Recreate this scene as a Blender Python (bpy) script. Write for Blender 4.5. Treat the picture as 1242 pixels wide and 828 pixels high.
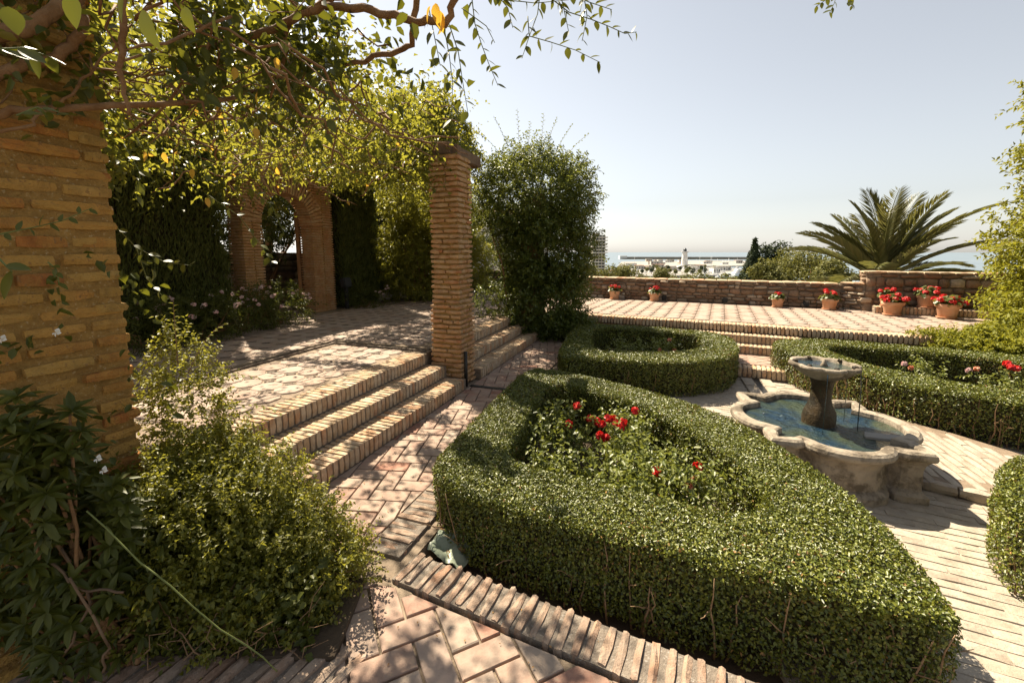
import bpy, bmesh, math, random
import numpy as np
from mathutils import Vector, Matrix, noise

random.seed(7)
RNG = np.random.default_rng(7)
R = math.radians
for o in list(bpy.data.objects):
    bpy.data.objects.remove(o)
SC = bpy.context.scene
COL = SC.collection

# ------------------------------------------------------------------ camera, sky, sun, exposure
CAMH = 1.7
PITCH = R(7.6)
cam_d = bpy.data.cameras.new('camera')
cam_d.sensor_width = 36
cam_d.lens = 15.07
cam_d.shift_y = -0.0314
cam_d.clip_start = 0.05
cam_d.clip_end = 60000
cam = bpy.data.objects.new('camera', cam_d)
COL.objects.link(cam)
cam.location = (0, 0, CAMH)
cam.rotation_euler = (R(90) - PITCH, 0, 0)
SC.camera = cam

SUN_EL, SUN_AZ = R(51), R(-36)          # azimuth measured from +Y towards +X
sdir = Vector((math.sin(SUN_AZ) * math.cos(SUN_EL), math.cos(SUN_AZ) * math.cos(SUN_EL), math.sin(SUN_EL)))
W = bpy.data.worlds.new('World')
SC.world = W
W.use_nodes = True
wn, wl = W.node_tree.nodes, W.node_tree.links
wn.clear()
sky = wn.new('ShaderNodeTexSky')
sky.sky_type = 'NISHITA'
sky.sun_disc = False
sky.sun_elevation = SUN_EL
sky.sun_rotation = SUN_AZ
sky.altitude = 30
sky.air_density = 1.2
sky.dust_density = 0.7
sky.ozone_density = 1.0
hs = wn.new('ShaderNodeHueSaturation')
hs.inputs['Saturation'].default_value = 0.32
bg = wn.new('ShaderNodeBackground')
bg.inputs['Strength'].default_value = 0.052
wo = wn.new('ShaderNodeOutputWorld')
wl.new(sky.outputs[0], hs.inputs['Color'])
wl.new(hs.outputs[0], bg.inputs['Color'])
wl.new(bg.outputs[0], wo.inputs['Surface'])
sun_d = bpy.data.lights.new('sun', 'SUN')
sun_d.energy = 5.0
sun_d.angle = R(0.55)
sun_d.color = (1.0, 0.88, 0.69)
sun = bpy.data.objects.new('sun', sun_d)
COL.objects.link(sun)
sun.rotation_euler = sdir.to_track_quat('Z', 'Y').to_euler()
sun.location = (-8, 10, 14)
SC.view_settings.view_transform = 'Standard'
SC.view_settings.look = 'None'
SC.view_settings.gamma = 1.0
SC.view_settings.exposure = 1.50
SC.view_settings.use_curve_mapping = False

# ------------------------------------------------------------------ frames of the place
A2 = np.array((0.336, 0.942))            # along the flight of steps (away from the viewer)
N2 = np.array((0.942, -0.336))           # down the steps, towards the hedges
B2 = np.array((0.900, -0.436))           # along the far terrace edge
M2 = np.array((0.436, 0.900))            # across the far terrace, towards the parapet
ANG_A = math.atan2(A2[1], A2[0])
ANG_N = math.atan2(N2[1], N2[0])
ANG_B = math.atan2(B2[1], B2[0])
LZ = 0.42                                # landing / terrace level
FZ = -0.15                               # fountain court level


def pq(p, q, z=0.0):
    v = A2 * p + N2 * q
    return (float(v[0]), float(v[1]), z)


def rm(r, m, z=0.0):
    v = B2 * r + M2 * m
    return (float(v[0]), float(v[1]), z)


_s, _c, _F, _PP = math.sin(PITCH), math.cos(PITCH), 520.0, 375.0


def at(u, v, Y):
    """world point seen in direction (u, v) at depth Y in metres"""
    dx, dy = (u - 621) / _F, (_PP - v) / _F
    y, z = _c + dy * _s, -_s + dy * _c
    t = Y / y
    return Vector((dx * t, Y, CAMH + z * t))


# ------------------------------------------------------------------ object helpers
def tag(o, label=None, cat=None, group=None, kind=None):
    if label: o['label'] = label
    if cat: o['category'] = cat
    if group: o['group'] = group
    if kind: o['kind'] = kind
    return o


def empty(name, loc=(0, 0, 0), label=None, cat=None, group=None, rotz=0.0):
    o = bpy.data.objects.new(name, None)
    o.empty_display_size = 0.1
    COL.objects.link(o)
    o.location = loc
    o.rotation_euler = (0, 0, rotz)
    return tag(o, label, cat, group)


def inv_of(parent):
    m = Matrix.LocRotScale(parent.location, parent.rotation_euler, parent.scale)
    return m.inverted()


def link(name, mesh, mat=None, parent=None, loc=(0, 0, 0), rot=(0, 0, 0), scale=(1, 1, 1), local=False, kind=None):
    """one mesh object; coordinates are world ones unless local (then relative to the parent)"""
    o = bpy.data.objects.new(name, mesh)
    COL.objects.link(o)
    o.location = loc
    o.rotation_euler = rot
    o.scale = scale
    if mat is not None and not mesh.materials:
        mesh.materials.append(mat)
    if parent is not None:
        o.parent = parent
        if not local:
            o.matrix_parent_inverse = inv_of(parent)
    if kind:
        o['kind'] = kind
    return o


def bm_mesh(bm, name='m', smooth=False):
    me = bpy.data.meshes.new(name)
    bm.normal_update()
    bm.to_mesh(me)
    bm.free()
    if smooth:
        for p in me.polygons:
            p.use_smooth = True
    return me


def raw_mesh(name, verts, faces, smooth=False):
    me = bpy.data.meshes.new(name)
    me.from_pydata([tuple(map(float, v)) for v in verts], [], faces)
    me.update()
    if smooth:
        for p in me.polygons:
            p.use_smooth = True
    return me


def fast_mesh(name, V, nper, polys_per):
    """V (N*nper,3); polys_per: list of index tuples within one island"""
    n = len(V) // nper
    me = bpy.data.meshes.new(name)
    me.vertices.add(len(V))
    me.vertices.foreach_set('co', np.ascontiguousarray(V, dtype=np.float32).ravel())
    sizes = [len(p) for p in polys_per]
    base = np.concatenate([np.array(p) for p in polys_per])
    loops = (np.arange(n)[:, None] * nper + base[None, :]).ravel()
    me.loops.add(len(loops))
    me.loops.foreach_set('vertex_index', loops.astype(np.int32))
    starts1 = np.concatenate([[0], np.cumsum(sizes)[:-1]])
    starts = (np.arange(n)[:, None] * sum(sizes) + starts1[None, :]).ravel()
    me.polygons.add(n * len(sizes))
    me.polygons.foreach_set('loop_start', starts.astype(np.int32))
    me.update(calc_edges=True)
    me.validate()
    return me


def add_box(bm, x0, x1, y0, y1, z0, z1, M=None):
    vs = [bm.verts.new((x, y, z)) for x in (x0, x1) for y in (y0, y1) for z in (z0, z1)]
    for f in ((0, 1, 3, 2), (4, 6, 7, 5), (0, 4, 5, 1), (2, 3, 7, 6), (0, 2, 6, 4), (1, 5, 7, 3)):
        bm.faces.new([vs[i] for i in f])
    if M is not None:
        for v in vs:
            v.co = M @ v.co
    return vs


def box_mesh(x0, x1, y0, y1, z0, z1, bevel=0.0):
    bm = bmesh.new()
    add_box(bm, x0, x1, y0, y1, z0, z1)
    if bevel:
        bmesh.ops.bevel(bm, geom=bm.edges[:], offset=bevel, segments=2, affect='EDGES')
    return bm_mesh(bm)


def prism_mesh(poly, z0, z1):
    n = len(poly)
    V = [(x, y, z0) for x, y in poly] + [(x, y, z1) for x, y in poly]
    Fs = [tuple(range(n - 1, -1, -1)), tuple(range(n, 2 * n))]
    for i in range(n):
        j = (i + 1) % n
        Fs.append((i, j, n + j, n + i))
    return raw_mesh('slab', V, Fs)


def tube_into(bm, pts, radii, seg=7):
    pts = [Vector(p) for p in pts]
    rings = []
    up = Vector((0, 0, 1))
    prev = None
    for i, p in enumerate(pts):
        d = (pts[min(i + 1, len(pts) - 1)] - pts[max(i - 1, 0)])
        if d.length < 1e-9:
            d = Vector((0, 0, 1))
        d.normalize()
        if prev is None:
            x = d.cross(up if abs(d.z) < 0.9 else Vector((1, 0, 0))).normalized()
        else:
            x = (prev - d * prev.dot(d)).normalized()
        prev = x
        y = d.cross(x)
        r = radii[i] if hasattr(radii, '__len__') else radii
        rings.append([bm.verts.new(p + (x * math.cos(2 * math.pi * k / seg) + y * math.sin(2 * math.pi * k / seg)) * r) for k in range(seg)])
    for a, b in zip(rings[:-1], rings[1:]):
        for k in range(seg):
            bm.faces.new((a[k], a[(k + 1) % seg], b[(k + 1) % seg], b[k]))
    bm.faces.new(rings[0][::-1])
    bm.faces.new(rings[-1])


def tube_mesh(list_of, seg=7):
    bm = bmesh.new()
    for pts, rad in list_of:
        tube_into(bm, pts, rad, seg)
    return bm_mesh(bm, smooth=True)


def wander(p0, p1, n=8, amp=0.05, sag=0.0):
    p0, p1 = Vector(p0), Vector(p1)
    out = []
    L = (p1 - p0).length
    sd = random.random() * 100
    for i in range(n + 1):
        t = i / n
        p = p0.lerp(p1, t)
        w = math.sin(math.pi * t) if n > 1 else 0
        p = p + Vector((noise.noise((sd, t * 3, 0)), noise.noise((sd, t * 3, 7)), noise.noise((sd, t * 3, 19)))) * amp * (0.35 + w)
        p.z -= sag * w
        out.append(p)
    return out


def lathe_mesh(prof, seg=28, scallop=None):
    V, Fs = [], []
    for r, z in prof:
        for k in range(seg):
            a = 2 * math.pi * k / seg
            rr = r * (scallop(a, r, z) if scallop else 1)
            V.append((rr * math.cos(a), rr * math.sin(a), z))
    for i in range(len(prof) - 1):
        for k in range(seg):
            k2 = (k + 1) % seg
            Fs.append((i * seg + k, i * seg + k2, (i + 1) * seg + k2, (i + 1) * seg + k))
    return raw_mesh('lathe', V, Fs, True)


# ------------------------------------------------------------------ materials
def new_mat(name):
    m = bpy.data.materials.new(name)
    m.use_nodes = True
    nt = m.node_tree
    nt.nodes.clear()
    out = nt.nodes.new('ShaderNodeOutputMaterial')
    return m, nt, out


def ramp(nt, cols, inp=None):
    r = nt.nodes.new('ShaderNodeValToRGB')
    el = r.color_ramp.elements
    while len(el) < len(cols):
        el.new(0.5)
    for i, c in enumerate(cols):
        pos = c[3] if len(c) > 3 else i / max(1, len(cols) - 1)
        el[i].position = pos
        el[i].color = (c[0], c[1], c[2], 1)
    if inp is not None:
        nt.links.new(inp, r.inputs[0])
    return r


def mathn(nt, op, a, b=None):
    n = nt.nodes.new('ShaderNodeMath')
    n.operation = op
    for i, x in enumerate((a, b)):
        if x is None: continue
        if isinstance(x, (int, float)):
            n.inputs[i].default_value = x
        else:
            nt.links.new(x, n.inputs[i])
    return n.outputs[0]


def mixc(nt, fac, a, b, mode='MIX'):
    n = nt.nodes.new('ShaderNodeMix')
    n.data_type = 'RGBA'
    n.blend_type = mode
    for sock, x in ((n.inputs[0], fac), (n.inputs[6], a), (n.inputs[7], b)):
        if isinstance(x, (int, float)):
            sock.default_value = x
        elif isinstance(x, tuple):
            sock.default_value = (x[0], x[1], x[2], 1)
        else:
            nt.links.new(x, sock)
    return n.outputs[2]


def noise_n(nt, vec, scale, detail=6, rough=0.6):
    n = nt.nodes.new('ShaderNodeTexNoise')
    n.inputs['Scale'].default_value = scale
    n.inputs['Detail'].default_value = detail
    n.inputs['Roughness'].default_value = rough
    nt.links.new(vec, n.inputs['Vector'])
    return n.outputs[0]


def solid_mat(name, tones, dust=None, dust_amt=0.5, scale=9.0, rough=0.85, bump=0.35, bscale=45.0, spots=None, metallic=0.0, bdist=0.01, dsharp=None):
    """piece material: tone by object random, mottling by noise, dust patches, fine relief"""
    m, nt, out = new_mat(name)
    tc = nt.nodes.new('ShaderNodeTexCoord')
    oi = nt.nodes.new('ShaderNodeObjectInfo')
    comb = nt.nodes.new('ShaderNodeVectorMath')
    comb.operation = 'ADD'
    sc = nt.nodes.new('ShaderNodeVectorMath')
    sc.operation = 'SCALE'
    sc.inputs[0].default_value = (37.0, 91.0, 53.0)
    nt.links.new(oi.outputs['Random'], sc.inputs['Scale'])
    nt.links.new(tc.outputs['Object'], comb.inputs[0])
    nt.links.new(sc.outputs[0], comb.inputs[1])
    vec = comb.outputs[0]
    base = ramp(nt, tones, oi.outputs['Random']).outputs[0]
    n1 = noise_n(nt, vec, scale)
    shade = ramp(nt, [(0.62, 0.60, 0.58, 0.28), (1.18, 1.16, 1.12, 0.75)], n1).outputs[0]
    col = mixc(nt, 1.0, base, shade, 'MULTIPLY')
    if dust:
        n2 = noise_n(nt, vec, scale * 0.45, 8, 0.7)
        lo_, hi_ = dsharp or (0.42, 0.62)
        f = ramp(nt, [(0, 0, 0, lo_), (dust_amt, dust_amt, dust_amt, hi_)], n2).outputs[0]
        col = mixc(nt, f, col, dust)
    if spots:
        n3 = noise_n(nt, vec, scale * 4, 3, 0.5)
        f = ramp(nt, [(0, 0, 0, 0.60), (0.8, 0.8, 0.8, 0.70)], n3).outputs[0]
        col = mixc(nt, f, col, spots)
    b = nt.nodes.new('ShaderNodeBsdfPrincipled')
    nt.links.new(col, b.inputs['Base Color'])
    b.inputs['Roughness'].default_value = rough
    b.inputs['Metallic'].default_value = metallic
    b.inputs['Specular IOR Level'].default_value = 0.25
    if bump:
        nb = noise_n(nt, vec, bscale, 5, 0.65)
        bn = nt.nodes.new('ShaderNodeBump')
        bn.inputs['Strength'].default_value = bump
        bn.inputs['Distance'].default_value = bdist
        nt.links.new(nb, bn.inputs['Height'])
        nt.links.new(bn.outputs[0], b.inputs['Normal'])
    nt.links.new(b.outputs[0], out.inputs[0])
    return m


def leaf_mat(name, tones, trans=(0.32, 0.36, 0.05), tfac=0.35, rough=0.42, spec=0.5):
    m, nt, out = new_mat(name)
    g = nt.nodes.new('ShaderNodeNewGeometry')
    col = ramp(nt, tones, g.outputs['Random Per Island']).outputs[0]
    b = nt.nodes.new('ShaderNodeBsdfPrincipled')
    nt.links.new(col, b.inputs['Base Color'])
    b.inputs['Roughness'].default_value = rough
    b.inputs['Specular IOR Level'].default_value = spec
    t = nt.nodes.new('ShaderNodeBsdfTranslucent')
    tcol = mixc(nt, 0.65, col, trans)
    nt.links.new(tcol, t.inputs['Color'])
    mx = nt.nodes.new('ShaderNodeMixShader')
    mx.inputs[0].default_value = tfac
    nt.links.new(b.outputs[0], mx.inputs[1])
    nt.links.new(t.outputs[0], mx.inputs[2])
    nt.links.new(mx.outputs[0], out.inputs[0])
    return m


MT = {}
MT['brick'] = solid_mat('worn_brick', [(0.38, 0.155, 0.07), (0.44, 0.235, 0.105), (0.34, 0.185, 0.095), (0.46, 0.28, 0.14), (0.41, 0.19, 0.08)],
                        dust=(0.44, 0.31, 0.18), dust_amt=0.7, scale=11, bump=0.6, bscale=60)
MT['step_brick'] = solid_mat('dusty_step_brick', [(0.42, 0.24, 0.13), (0.46, 0.31, 0.18), (0.40, 0.29, 0.18), (0.50, 0.36, 0.23), (0.44, 0.23, 0.12)],
                             dust=(0.50, 0.41, 0.30), dust_amt=0.75, scale=13, bump=0.6, bscale=55)
MT['edge_brick'] = solid_mat('dusty_edging_brick', [(0.30, 0.18, 0.12), (0.34, 0.23, 0.165), (0.27, 0.18, 0.13), (0.37, 0.27, 0.20), (0.31, 0.165, 0.10)],
                        dust=(0.34, 0.27, 0.21), dust_amt=0.75, scale=16, bump=0.9, bscale=70, spots=(0.18, 0.13, 0.10))
MT['old_brick'] = solid_mat('crumbling_brick', [(0.43, 0.14, 0.04), (0.49, 0.25, 0.065), (0.47, 0.29, 0.085), (0.53, 0.34, 0.11), (0.50, 0.27, 0.07), (0.41, 0.15, 0.05)],
                            dust=(0.50, 0.285, 0.07), dust_amt=0.85, scale=12, bump=1.0, bscale=48, spots=(0.27, 0.15, 0.06), bdist=0.022)  # saturated orange puts the warm bounced glow into the brick colour
MT['mortar'] = solid_mat('sandy_mortar', [(0.43, 0.255, 0.075), (0.45, 0.275, 0.085)], dust=(0.30, 0.165, 0.05), scale=18, bump=1.0, bscale=60, bdist=0.025, spots=(0.52, 0.38, 0.20))  # orange tone carries the same warm glow in the mortar colour
MT['dark_mortar'] = solid_mat('dark_joint', [(0.20, 0.15, 0.11), (0.23, 0.18, 0.13)], dust=(0.30, 0.24, 0.17), scale=14, bump=0.8, bscale=70)
MT['joint'] = solid_mat('sandy_joint', [(0.25, 0.19, 0.135), (0.27, 0.205, 0.145)], dust=(0.19, 0.14, 0.10), scale=14, bump=0.8, bscale=70)
MT['grit'] = solid_mat('grey_grit', [(0.24, 0.20, 0.165), (0.26, 0.22, 0.18)], dust=(0.16, 0.13, 0.105), scale=22, bump=1.0, bscale=110, spots=(0.36, 0.33, 0.29))
MT['tile'] = solid_mat('terracotta_paver', [(0.31, 0.19, 0.145), (0.34, 0.24, 0.19), (0.32, 0.205, 0.155), (0.36, 0.275, 0.225), (0.31, 0.155, 0.11), (0.34, 0.255, 0.205)],
                       dust=(0.36, 0.29, 0.225), dust_amt=0.7, scale=7, bump=0.35, bscale=60, spots=(0.30, 0.22, 0.16))
MT['octagon'] = solid_mat('octagon_paver', [(0.33, 0.245, 0.195), (0.36, 0.275, 0.22), (0.32, 0.22, 0.17), (0.35, 0.27, 0.215)],
                          dust=(0.37, 0.30, 0.25), dust_amt=0.7, scale=6, bump=0.35, bscale=50, spots=(0.33, 0.25, 0.18))
MT['inset'] = solid_mat('inset_chips', [(0.12, 0.09, 0.07), (0.17, 0.125, 0.095), (0.10, 0.08, 0.065)], dust=(0.24, 0.19, 0.14), scale=20, bump=0.5)
MT['court'] = solid_mat('worn_court_brick', [(0.36, 0.30, 0.23), (0.40, 0.345, 0.275), (0.34, 0.28, 0.22)], dust=(0.40, 0.35, 0.285), dust_amt=0.8,
                        scale=8, bump=0.8, bscale=40, spots=(0.30, 0.25, 0.19))
MT['soil'] = solid_mat('dry_soil', [(0.06, 0.043, 0.028), (0.07, 0.05, 0.033)], dust=(0.11, 0.078, 0.048), scale=3, bump=1.0, bscale=30)
MT['stone'] = solid_mat('rubble_stone', [(0.20, 0.12, 0.07), (0.24, 0.155, 0.10), (0.29, 0.20, 0.135), (0.25, 0.115, 0.06), (0.34, 0.26, 0.185), (0.20, 0.14, 0.10), (0.27, 0.165, 0.095)],
                        dust=(0.30, 0.22, 0.15), dust_amt=0.5, scale=8, bump=1.0, bscale=35)
MT['highlight_stone'] = solid_mat('highlight_stone', [(0.44, 0.36, 0.27), (0.48, 0.40, 0.31)], dust=(0.30, 0.23, 0.16), scale=8, bump=0.8, bscale=30)  # caught sunlight put into the colour of scattered proud stones
MT['fountain'] = solid_mat('weathered_limestone', [(0.33, 0.285, 0.225), (0.34, 0.29, 0.23)], dust=(0.085, 0.066, 0.045), dust_amt=0.85, dsharp=(0.47, 0.58), scale=9, bump=0.7, bscale=40,
                           spots=(0.30, 0.24, 0.16))
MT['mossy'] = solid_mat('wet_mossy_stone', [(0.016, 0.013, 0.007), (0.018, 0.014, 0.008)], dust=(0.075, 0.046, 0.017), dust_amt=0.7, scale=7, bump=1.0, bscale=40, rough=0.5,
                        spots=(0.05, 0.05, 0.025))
MT['terracotta'] = solid_mat('terracotta_pot', [(0.50, 0.24, 0.12), (0.54, 0.28, 0.15), (0.47, 0.22, 0.12)], dust=(0.56, 0.40, 0.28), dust_amt=0.5, scale=6, bump=0.2)
MT['wood'] = solid_mat('weathered_wood', [(0.13, 0.085, 0.055), (0.16, 0.10, 0.06)], dust=(0.22, 0.15, 0.09), scale=9, bump=0.6, bscale=60)
MT['door_wood'] = solid_mat('oak_door', [(0.24, 0.12, 0.05), (0.26, 0.13, 0.06)], dust=(0.18, 0.09, 0.04), scale=9, bump=0.4, bscale=50)
MT['bark'] = solid_mat('vine_bark', [(0.20, 0.10, 0.045), (0.25, 0.135, 0.06)], dust=(0.31, 0.19, 0.10), dust_amt=0.6, scale=16, bump=1.0, bscale=70)
MT['stem'] = solid_mat('dry_twig', [(0.26, 0.16, 0.09), (0.32, 0.21, 0.12)], scale=20, bump=0.3)
MT['green_stem'] = solid_mat('green_stem', [(0.14, 0.17, 0.05), (0.17, 0.19, 0.06)], scale=20, bump=0.1, rough=0.6)
MT['core'] = solid_mat('hedge_shade_core', [(0.035, 0.035, 0.015), (0.04, 0.038, 0.018)], dust=(0.07, 0.05, 0.025), scale=12, bump=1.0, bscale=30, rough=1.0)  # dark solid added inside the leaves, blocks light and blackens the gaps
MT['iron'] = solid_mat('black_iron', [(0.03, 0.03, 0.03), (0.035, 0.033, 0.03)], scale=10, rough=0.5, bump=0.1)
MT['white_wall'] = solid_mat('white_render', [(0.74, 0.73, 0.70), (0.78, 0.77, 0.74)], dust=(0.62, 0.60, 0.56), dust_amt=0.4, scale=0.4, bump=0.0)
MT['shutter'] = solid_mat('grey_shutter', [(0.50, 0.51, 0.52), (0.55, 0.56, 0.57)], scale=2, bump=0.0)
MT['block'] = solid_mat('tower_render', [(0.50, 0.47, 0.42), (0.55, 0.52, 0.47)], scale=0.1, bump=0.0)
MT['glass'] = solid_mat('dark_window', [(0.06, 0.07, 0.08), (0.08, 0.09, 0.10)], scale=1, bump=0.0, rough=0.15)
MT['quay'] = solid_mat('quay_concrete', [(0.30, 0.29, 0.27), (0.34, 0.32, 0.29)], scale=0.02, bump=0.0)
MT['boat'] = solid_mat('white_hull', [(0.72, 0.73, 0.74), (0.80, 0.80, 0.80), (0.66, 0.68, 0.70)], scale=0.2, bump=0.0, rough=0.4)
MT['teal'] = solid_mat('teal_hull', [(0.12, 0.25, 0.27), (0.15, 0.28, 0.30)], scale=0.2, bump=0.0, rough=0.4)
MT['roof'] = solid_mat('red_roof', [(0.40, 0.18, 0.11), (0.45, 0.24, 0.15)], scale=0.3, bump=0.0)
MT['land'] = solid_mat('hillside', [(0.11, 0.10, 0.055), (0.12, 0.11, 0.06)], dust=(0.20, 0.17, 0.11), scale=0.05, bump=0.0)
MT['sheet'] = solid_mat('pale_green_film', [(0.30, 0.34, 0.26), (0.31, 0.35, 0.27)], dust=(0.20, 0.24, 0.18), scale=6, bump=0.3, bscale=25, rough=0.35)

MT['box'] = leaf_mat('box_leaf', [(0.032, 0.044, 0.005), (0.072, 0.090, 0.009), (0.114, 0.132, 0.014), (0.182, 0.186, 0.024), (0.084, 0.102, 0.010)], trans=(0.33, 0.31, 0.03), tfac=0.12, rough=0.40, spec=0.45)
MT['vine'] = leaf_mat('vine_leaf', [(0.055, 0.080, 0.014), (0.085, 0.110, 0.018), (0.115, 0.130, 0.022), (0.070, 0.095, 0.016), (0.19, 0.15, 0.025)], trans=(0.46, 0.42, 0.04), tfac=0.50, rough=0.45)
MT['vine_near'] = leaf_mat('silhouette_vine_leaf', [(0.036, 0.052, 0.009), (0.056, 0.072, 0.012), (0.076, 0.086, 0.013), (0.044, 0.060, 0.010)], trans=(0.30, 0.29, 0.02), tfac=0.24, rough=0.45, spec=0.3)  # darker copy of the vine leaf, backlit silhouette put into its tones
MT['vine_yellow'] = leaf_mat('yellow_leaf', [(0.45, 0.26, 0.03), (0.55, 0.36, 0.05)], trans=(0.75, 0.42, 0.04), tfac=0.55)
MT['shrub'] = leaf_mat('shrub_leaf', [(0.050, 0.075, 0.016), (0.085, 0.110, 0.024), (0.130, 0.140, 0.036), (0.060, 0.085, 0.018)], trans=(0.36, 0.36, 0.05), tfac=0.32)
MT['mound'] = leaf_mat('mound_leaf', [(0.080, 0.095, 0.013), (0.145, 0.152, 0.020), (0.215, 0.205, 0.034), (0.105, 0.118, 0.015)], trans=(0.50, 0.46, 0.05), tfac=0.40, rough=0.45, spec=0.4)
MT['dark_leaf'] = leaf_mat('glossy_dark_leaf', [(0.042, 0.052, 0.008), (0.066, 0.076, 0.011), (0.095, 0.102, 0.016)], trans=(0.26, 0.28, 0.04), tfac=0.25, rough=0.48, spec=0.3)
MT['cypress'] = leaf_mat('cypress_spray', [(0.055, 0.068, 0.014), (0.082, 0.094, 0.019), (0.105, 0.112, 0.026)], trans=(0.12, 0.14, 0.03), tfac=0.15, rough=0.6, spec=0.2)
MT['bush'] = leaf_mat('climber_leaf', [(0.046, 0.070, 0.010), (0.075, 0.104, 0.015), (0.118, 0.142, 0.024), (0.058, 0.084, 0.012)], trans=(0.32, 0.33, 0.05), tfac=0.32)
MT['bright'] = leaf_mat('bright_climber_leaf', [(0.14, 0.155, 0.016), (0.19, 0.195, 0.022), (0.24, 0.23, 0.03), (0.10, 0.12, 0.012)], trans=(0.50, 0.46, 0.03), tfac=0.32, rough=0.6, spec=0.25)
MT['rose_leaf'] = leaf_mat('rose_leaf', [(0.085, 0.110, 0.018), (0.130, 0.152, 0.028), (0.18, 0.19, 0.045), (0.10, 0.122, 0.020)], trans=(0.36, 0.38, 0.05), tfac=0.28, rough=0.42, spec=0.45)
MT['palm'] = leaf_mat('palm_leaflet', [(0.085, 0.095, 0.025), (0.13, 0.13, 0.038), (0.20, 0.18, 0.06)], trans=(0.30, 0.28, 0.07), tfac=0.2, rough=0.4)
MT['far_leaf'] = leaf_mat('far_leaf', [(0.085, 0.095, 0.025), (0.125, 0.125, 0.032), (0.15, 0.14, 0.04)], trans=(0.30, 0.28, 0.05), tfac=0.2, rough=0.6, spec=0.2)
MT['conifer'] = leaf_mat('conifer_needles', [(0.030, 0.045, 0.020), (0.042, 0.058, 0.026)], trans=(0.10, 0.12, 0.03), tfac=0.1, rough=0.7, spec=0.2)
MT['red_petal'] = leaf_mat('red_petal', [(0.55, 0.012, 0.012), (0.66, 0.03, 0.025), (0.48, 0.01, 0.015)], trans=(0.8, 0.03, 0.02), tfac=0.25, rough=0.5)
MT['pink_petal'] = leaf_mat('pink_petal', [(0.62, 0.40, 0.38), (0.70, 0.55, 0.52), (0.60, 0.30, 0.30)], trans=(0.7, 0.5, 0.45), tfac=0.3, rough=0.5)
MT['orange_petal'] = leaf_mat('faded_petal', [(0.55, 0.16, 0.08), (0.60, 0.28, 0.16)], trans=(0.7, 0.3, 0.1), tfac=0.3, rough=0.5)
MT['white_petal'] = leaf_mat('white_petal', [(0.78, 0.78, 0.74), (0.82, 0.82, 0.80)], trans=(0.8, 0.8, 0.75), tfac=0.3, rough=0.5)
MT['dry'] = leaf_mat('dry_leaf', [(0.26, 0.15, 0.07), (0.34, 0.21, 0.10), (0.42, 0.24, 0.08), (0.20, 0.12, 0.06)], trans=(0.4, 0.2, 0.05), tfac=0.25, rough=0.7, spec=0.2)


def water_mat(name, c1, c2, scale, bump, dist, rough=0.04, refl=0.5):
    m, nt, out = new_mat(name)
    tc = nt.nodes.new('ShaderNodeTexCoord')
    n1 = noise_n(nt, tc.outputs['Object'], scale * 0.25, 4)
    col = ramp(nt, [c1 + (0.38,), c2 + (0.62,)], n1).outputs[0]
    b = nt.nodes.new('ShaderNodeBsdfPrincipled')
    nt.links.new(col, b.inputs['Base Color'])
    b.inputs['Roughness'].default_value = rough
    b.inputs['IOR'].default_value = 1.33
    b.inputs['Specular IOR Level'].default_value = refl
    nb = noise_n(nt, tc.outputs['Object'], scale, 5, 0.6)
    bn = nt.nodes.new('ShaderNodeBump')
    bn.inputs['Strength'].default_value = bump
    bn.inputs['Distance'].default_value = dist
    nt.links.new(nb, bn.inputs['Height'])
    nt.links.new(bn.outputs[0], b.inputs['Normal'])
    nt.links.new(b.outputs[0], out.inputs[0])
    return m


MT['basin_water'] = water_mat('basin_water', (0.010, 0.030, 0.055), (0.045, 0.060, 0.035), 14, 1.0, 0.06, 0.02, 1.0)  # reflected sky put into the colour as blue, basin floor as green
MT['sea'] = water_mat('sea_water', (0.13, 0.17, 0.20), (0.16, 0.20, 0.23), 0.05, 0.25, 0.5, 0.35, 0.3)  # distance haze put into the colour: greyed and lightened


# ------------------------------------------------------------------ leaf clouds
def unit(v):
    return v / np.maximum(np.linalg.norm(v, axis=1, keepdims=True), 1e-9)


LEAF4 = (4, [(0, 1, 2), (0, 2, 3)])
LEAF6 = (6, [(0, 1, 2, 3), (0, 3, 4, 5)])


def leaf_verts(P, D, Nn, L, asp=0.5, fold=0.25, detail=4, curl=0.15):
    """P base, D direction, Nn normal hint, L lengths"""
    n = len(P)
    D = unit(D)
    S = unit(np.cross(D, Nn))
    U = np.cross(S, D)
    L = np.asarray(L).reshape(-1, 1) * np.ones((n, 1))
    Wd = L * asp * 0.5
    if detail == 4:
        V = np.stack([P,
                      P + D * L * 0.42 + S * Wd + U * Wd * fold * 2,
                      P + D * L - U * L * curl,
                      P + D * L * 0.42 - S * Wd + U * Wd * fold * 2], axis=1)
        return V.reshape(-1, 3), LEAF4
    V = np.stack([P,
                  P + D * L * 0.28 + S * Wd * 0.9 + U * Wd * fold * 2,
                  P + D * L * 0.66 + S * Wd * 0.78 + U * (Wd * fold * 1.6 - L * curl * 0.4),
                  P + D * L - U * L * curl,
                  P + D * L * 0.66 - S * Wd * 0.78 + U * (Wd * fold * 1.6 - L * curl * 0.4),
                  P + D * L * 0.28 - S * Wd * 0.9 + U * Wd * fold * 2], axis=1)
    return V.reshape(-1, 3), LEAF6


def rand_dirs(n):
    return unit(RNG.normal(size=(n, 3)))


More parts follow.
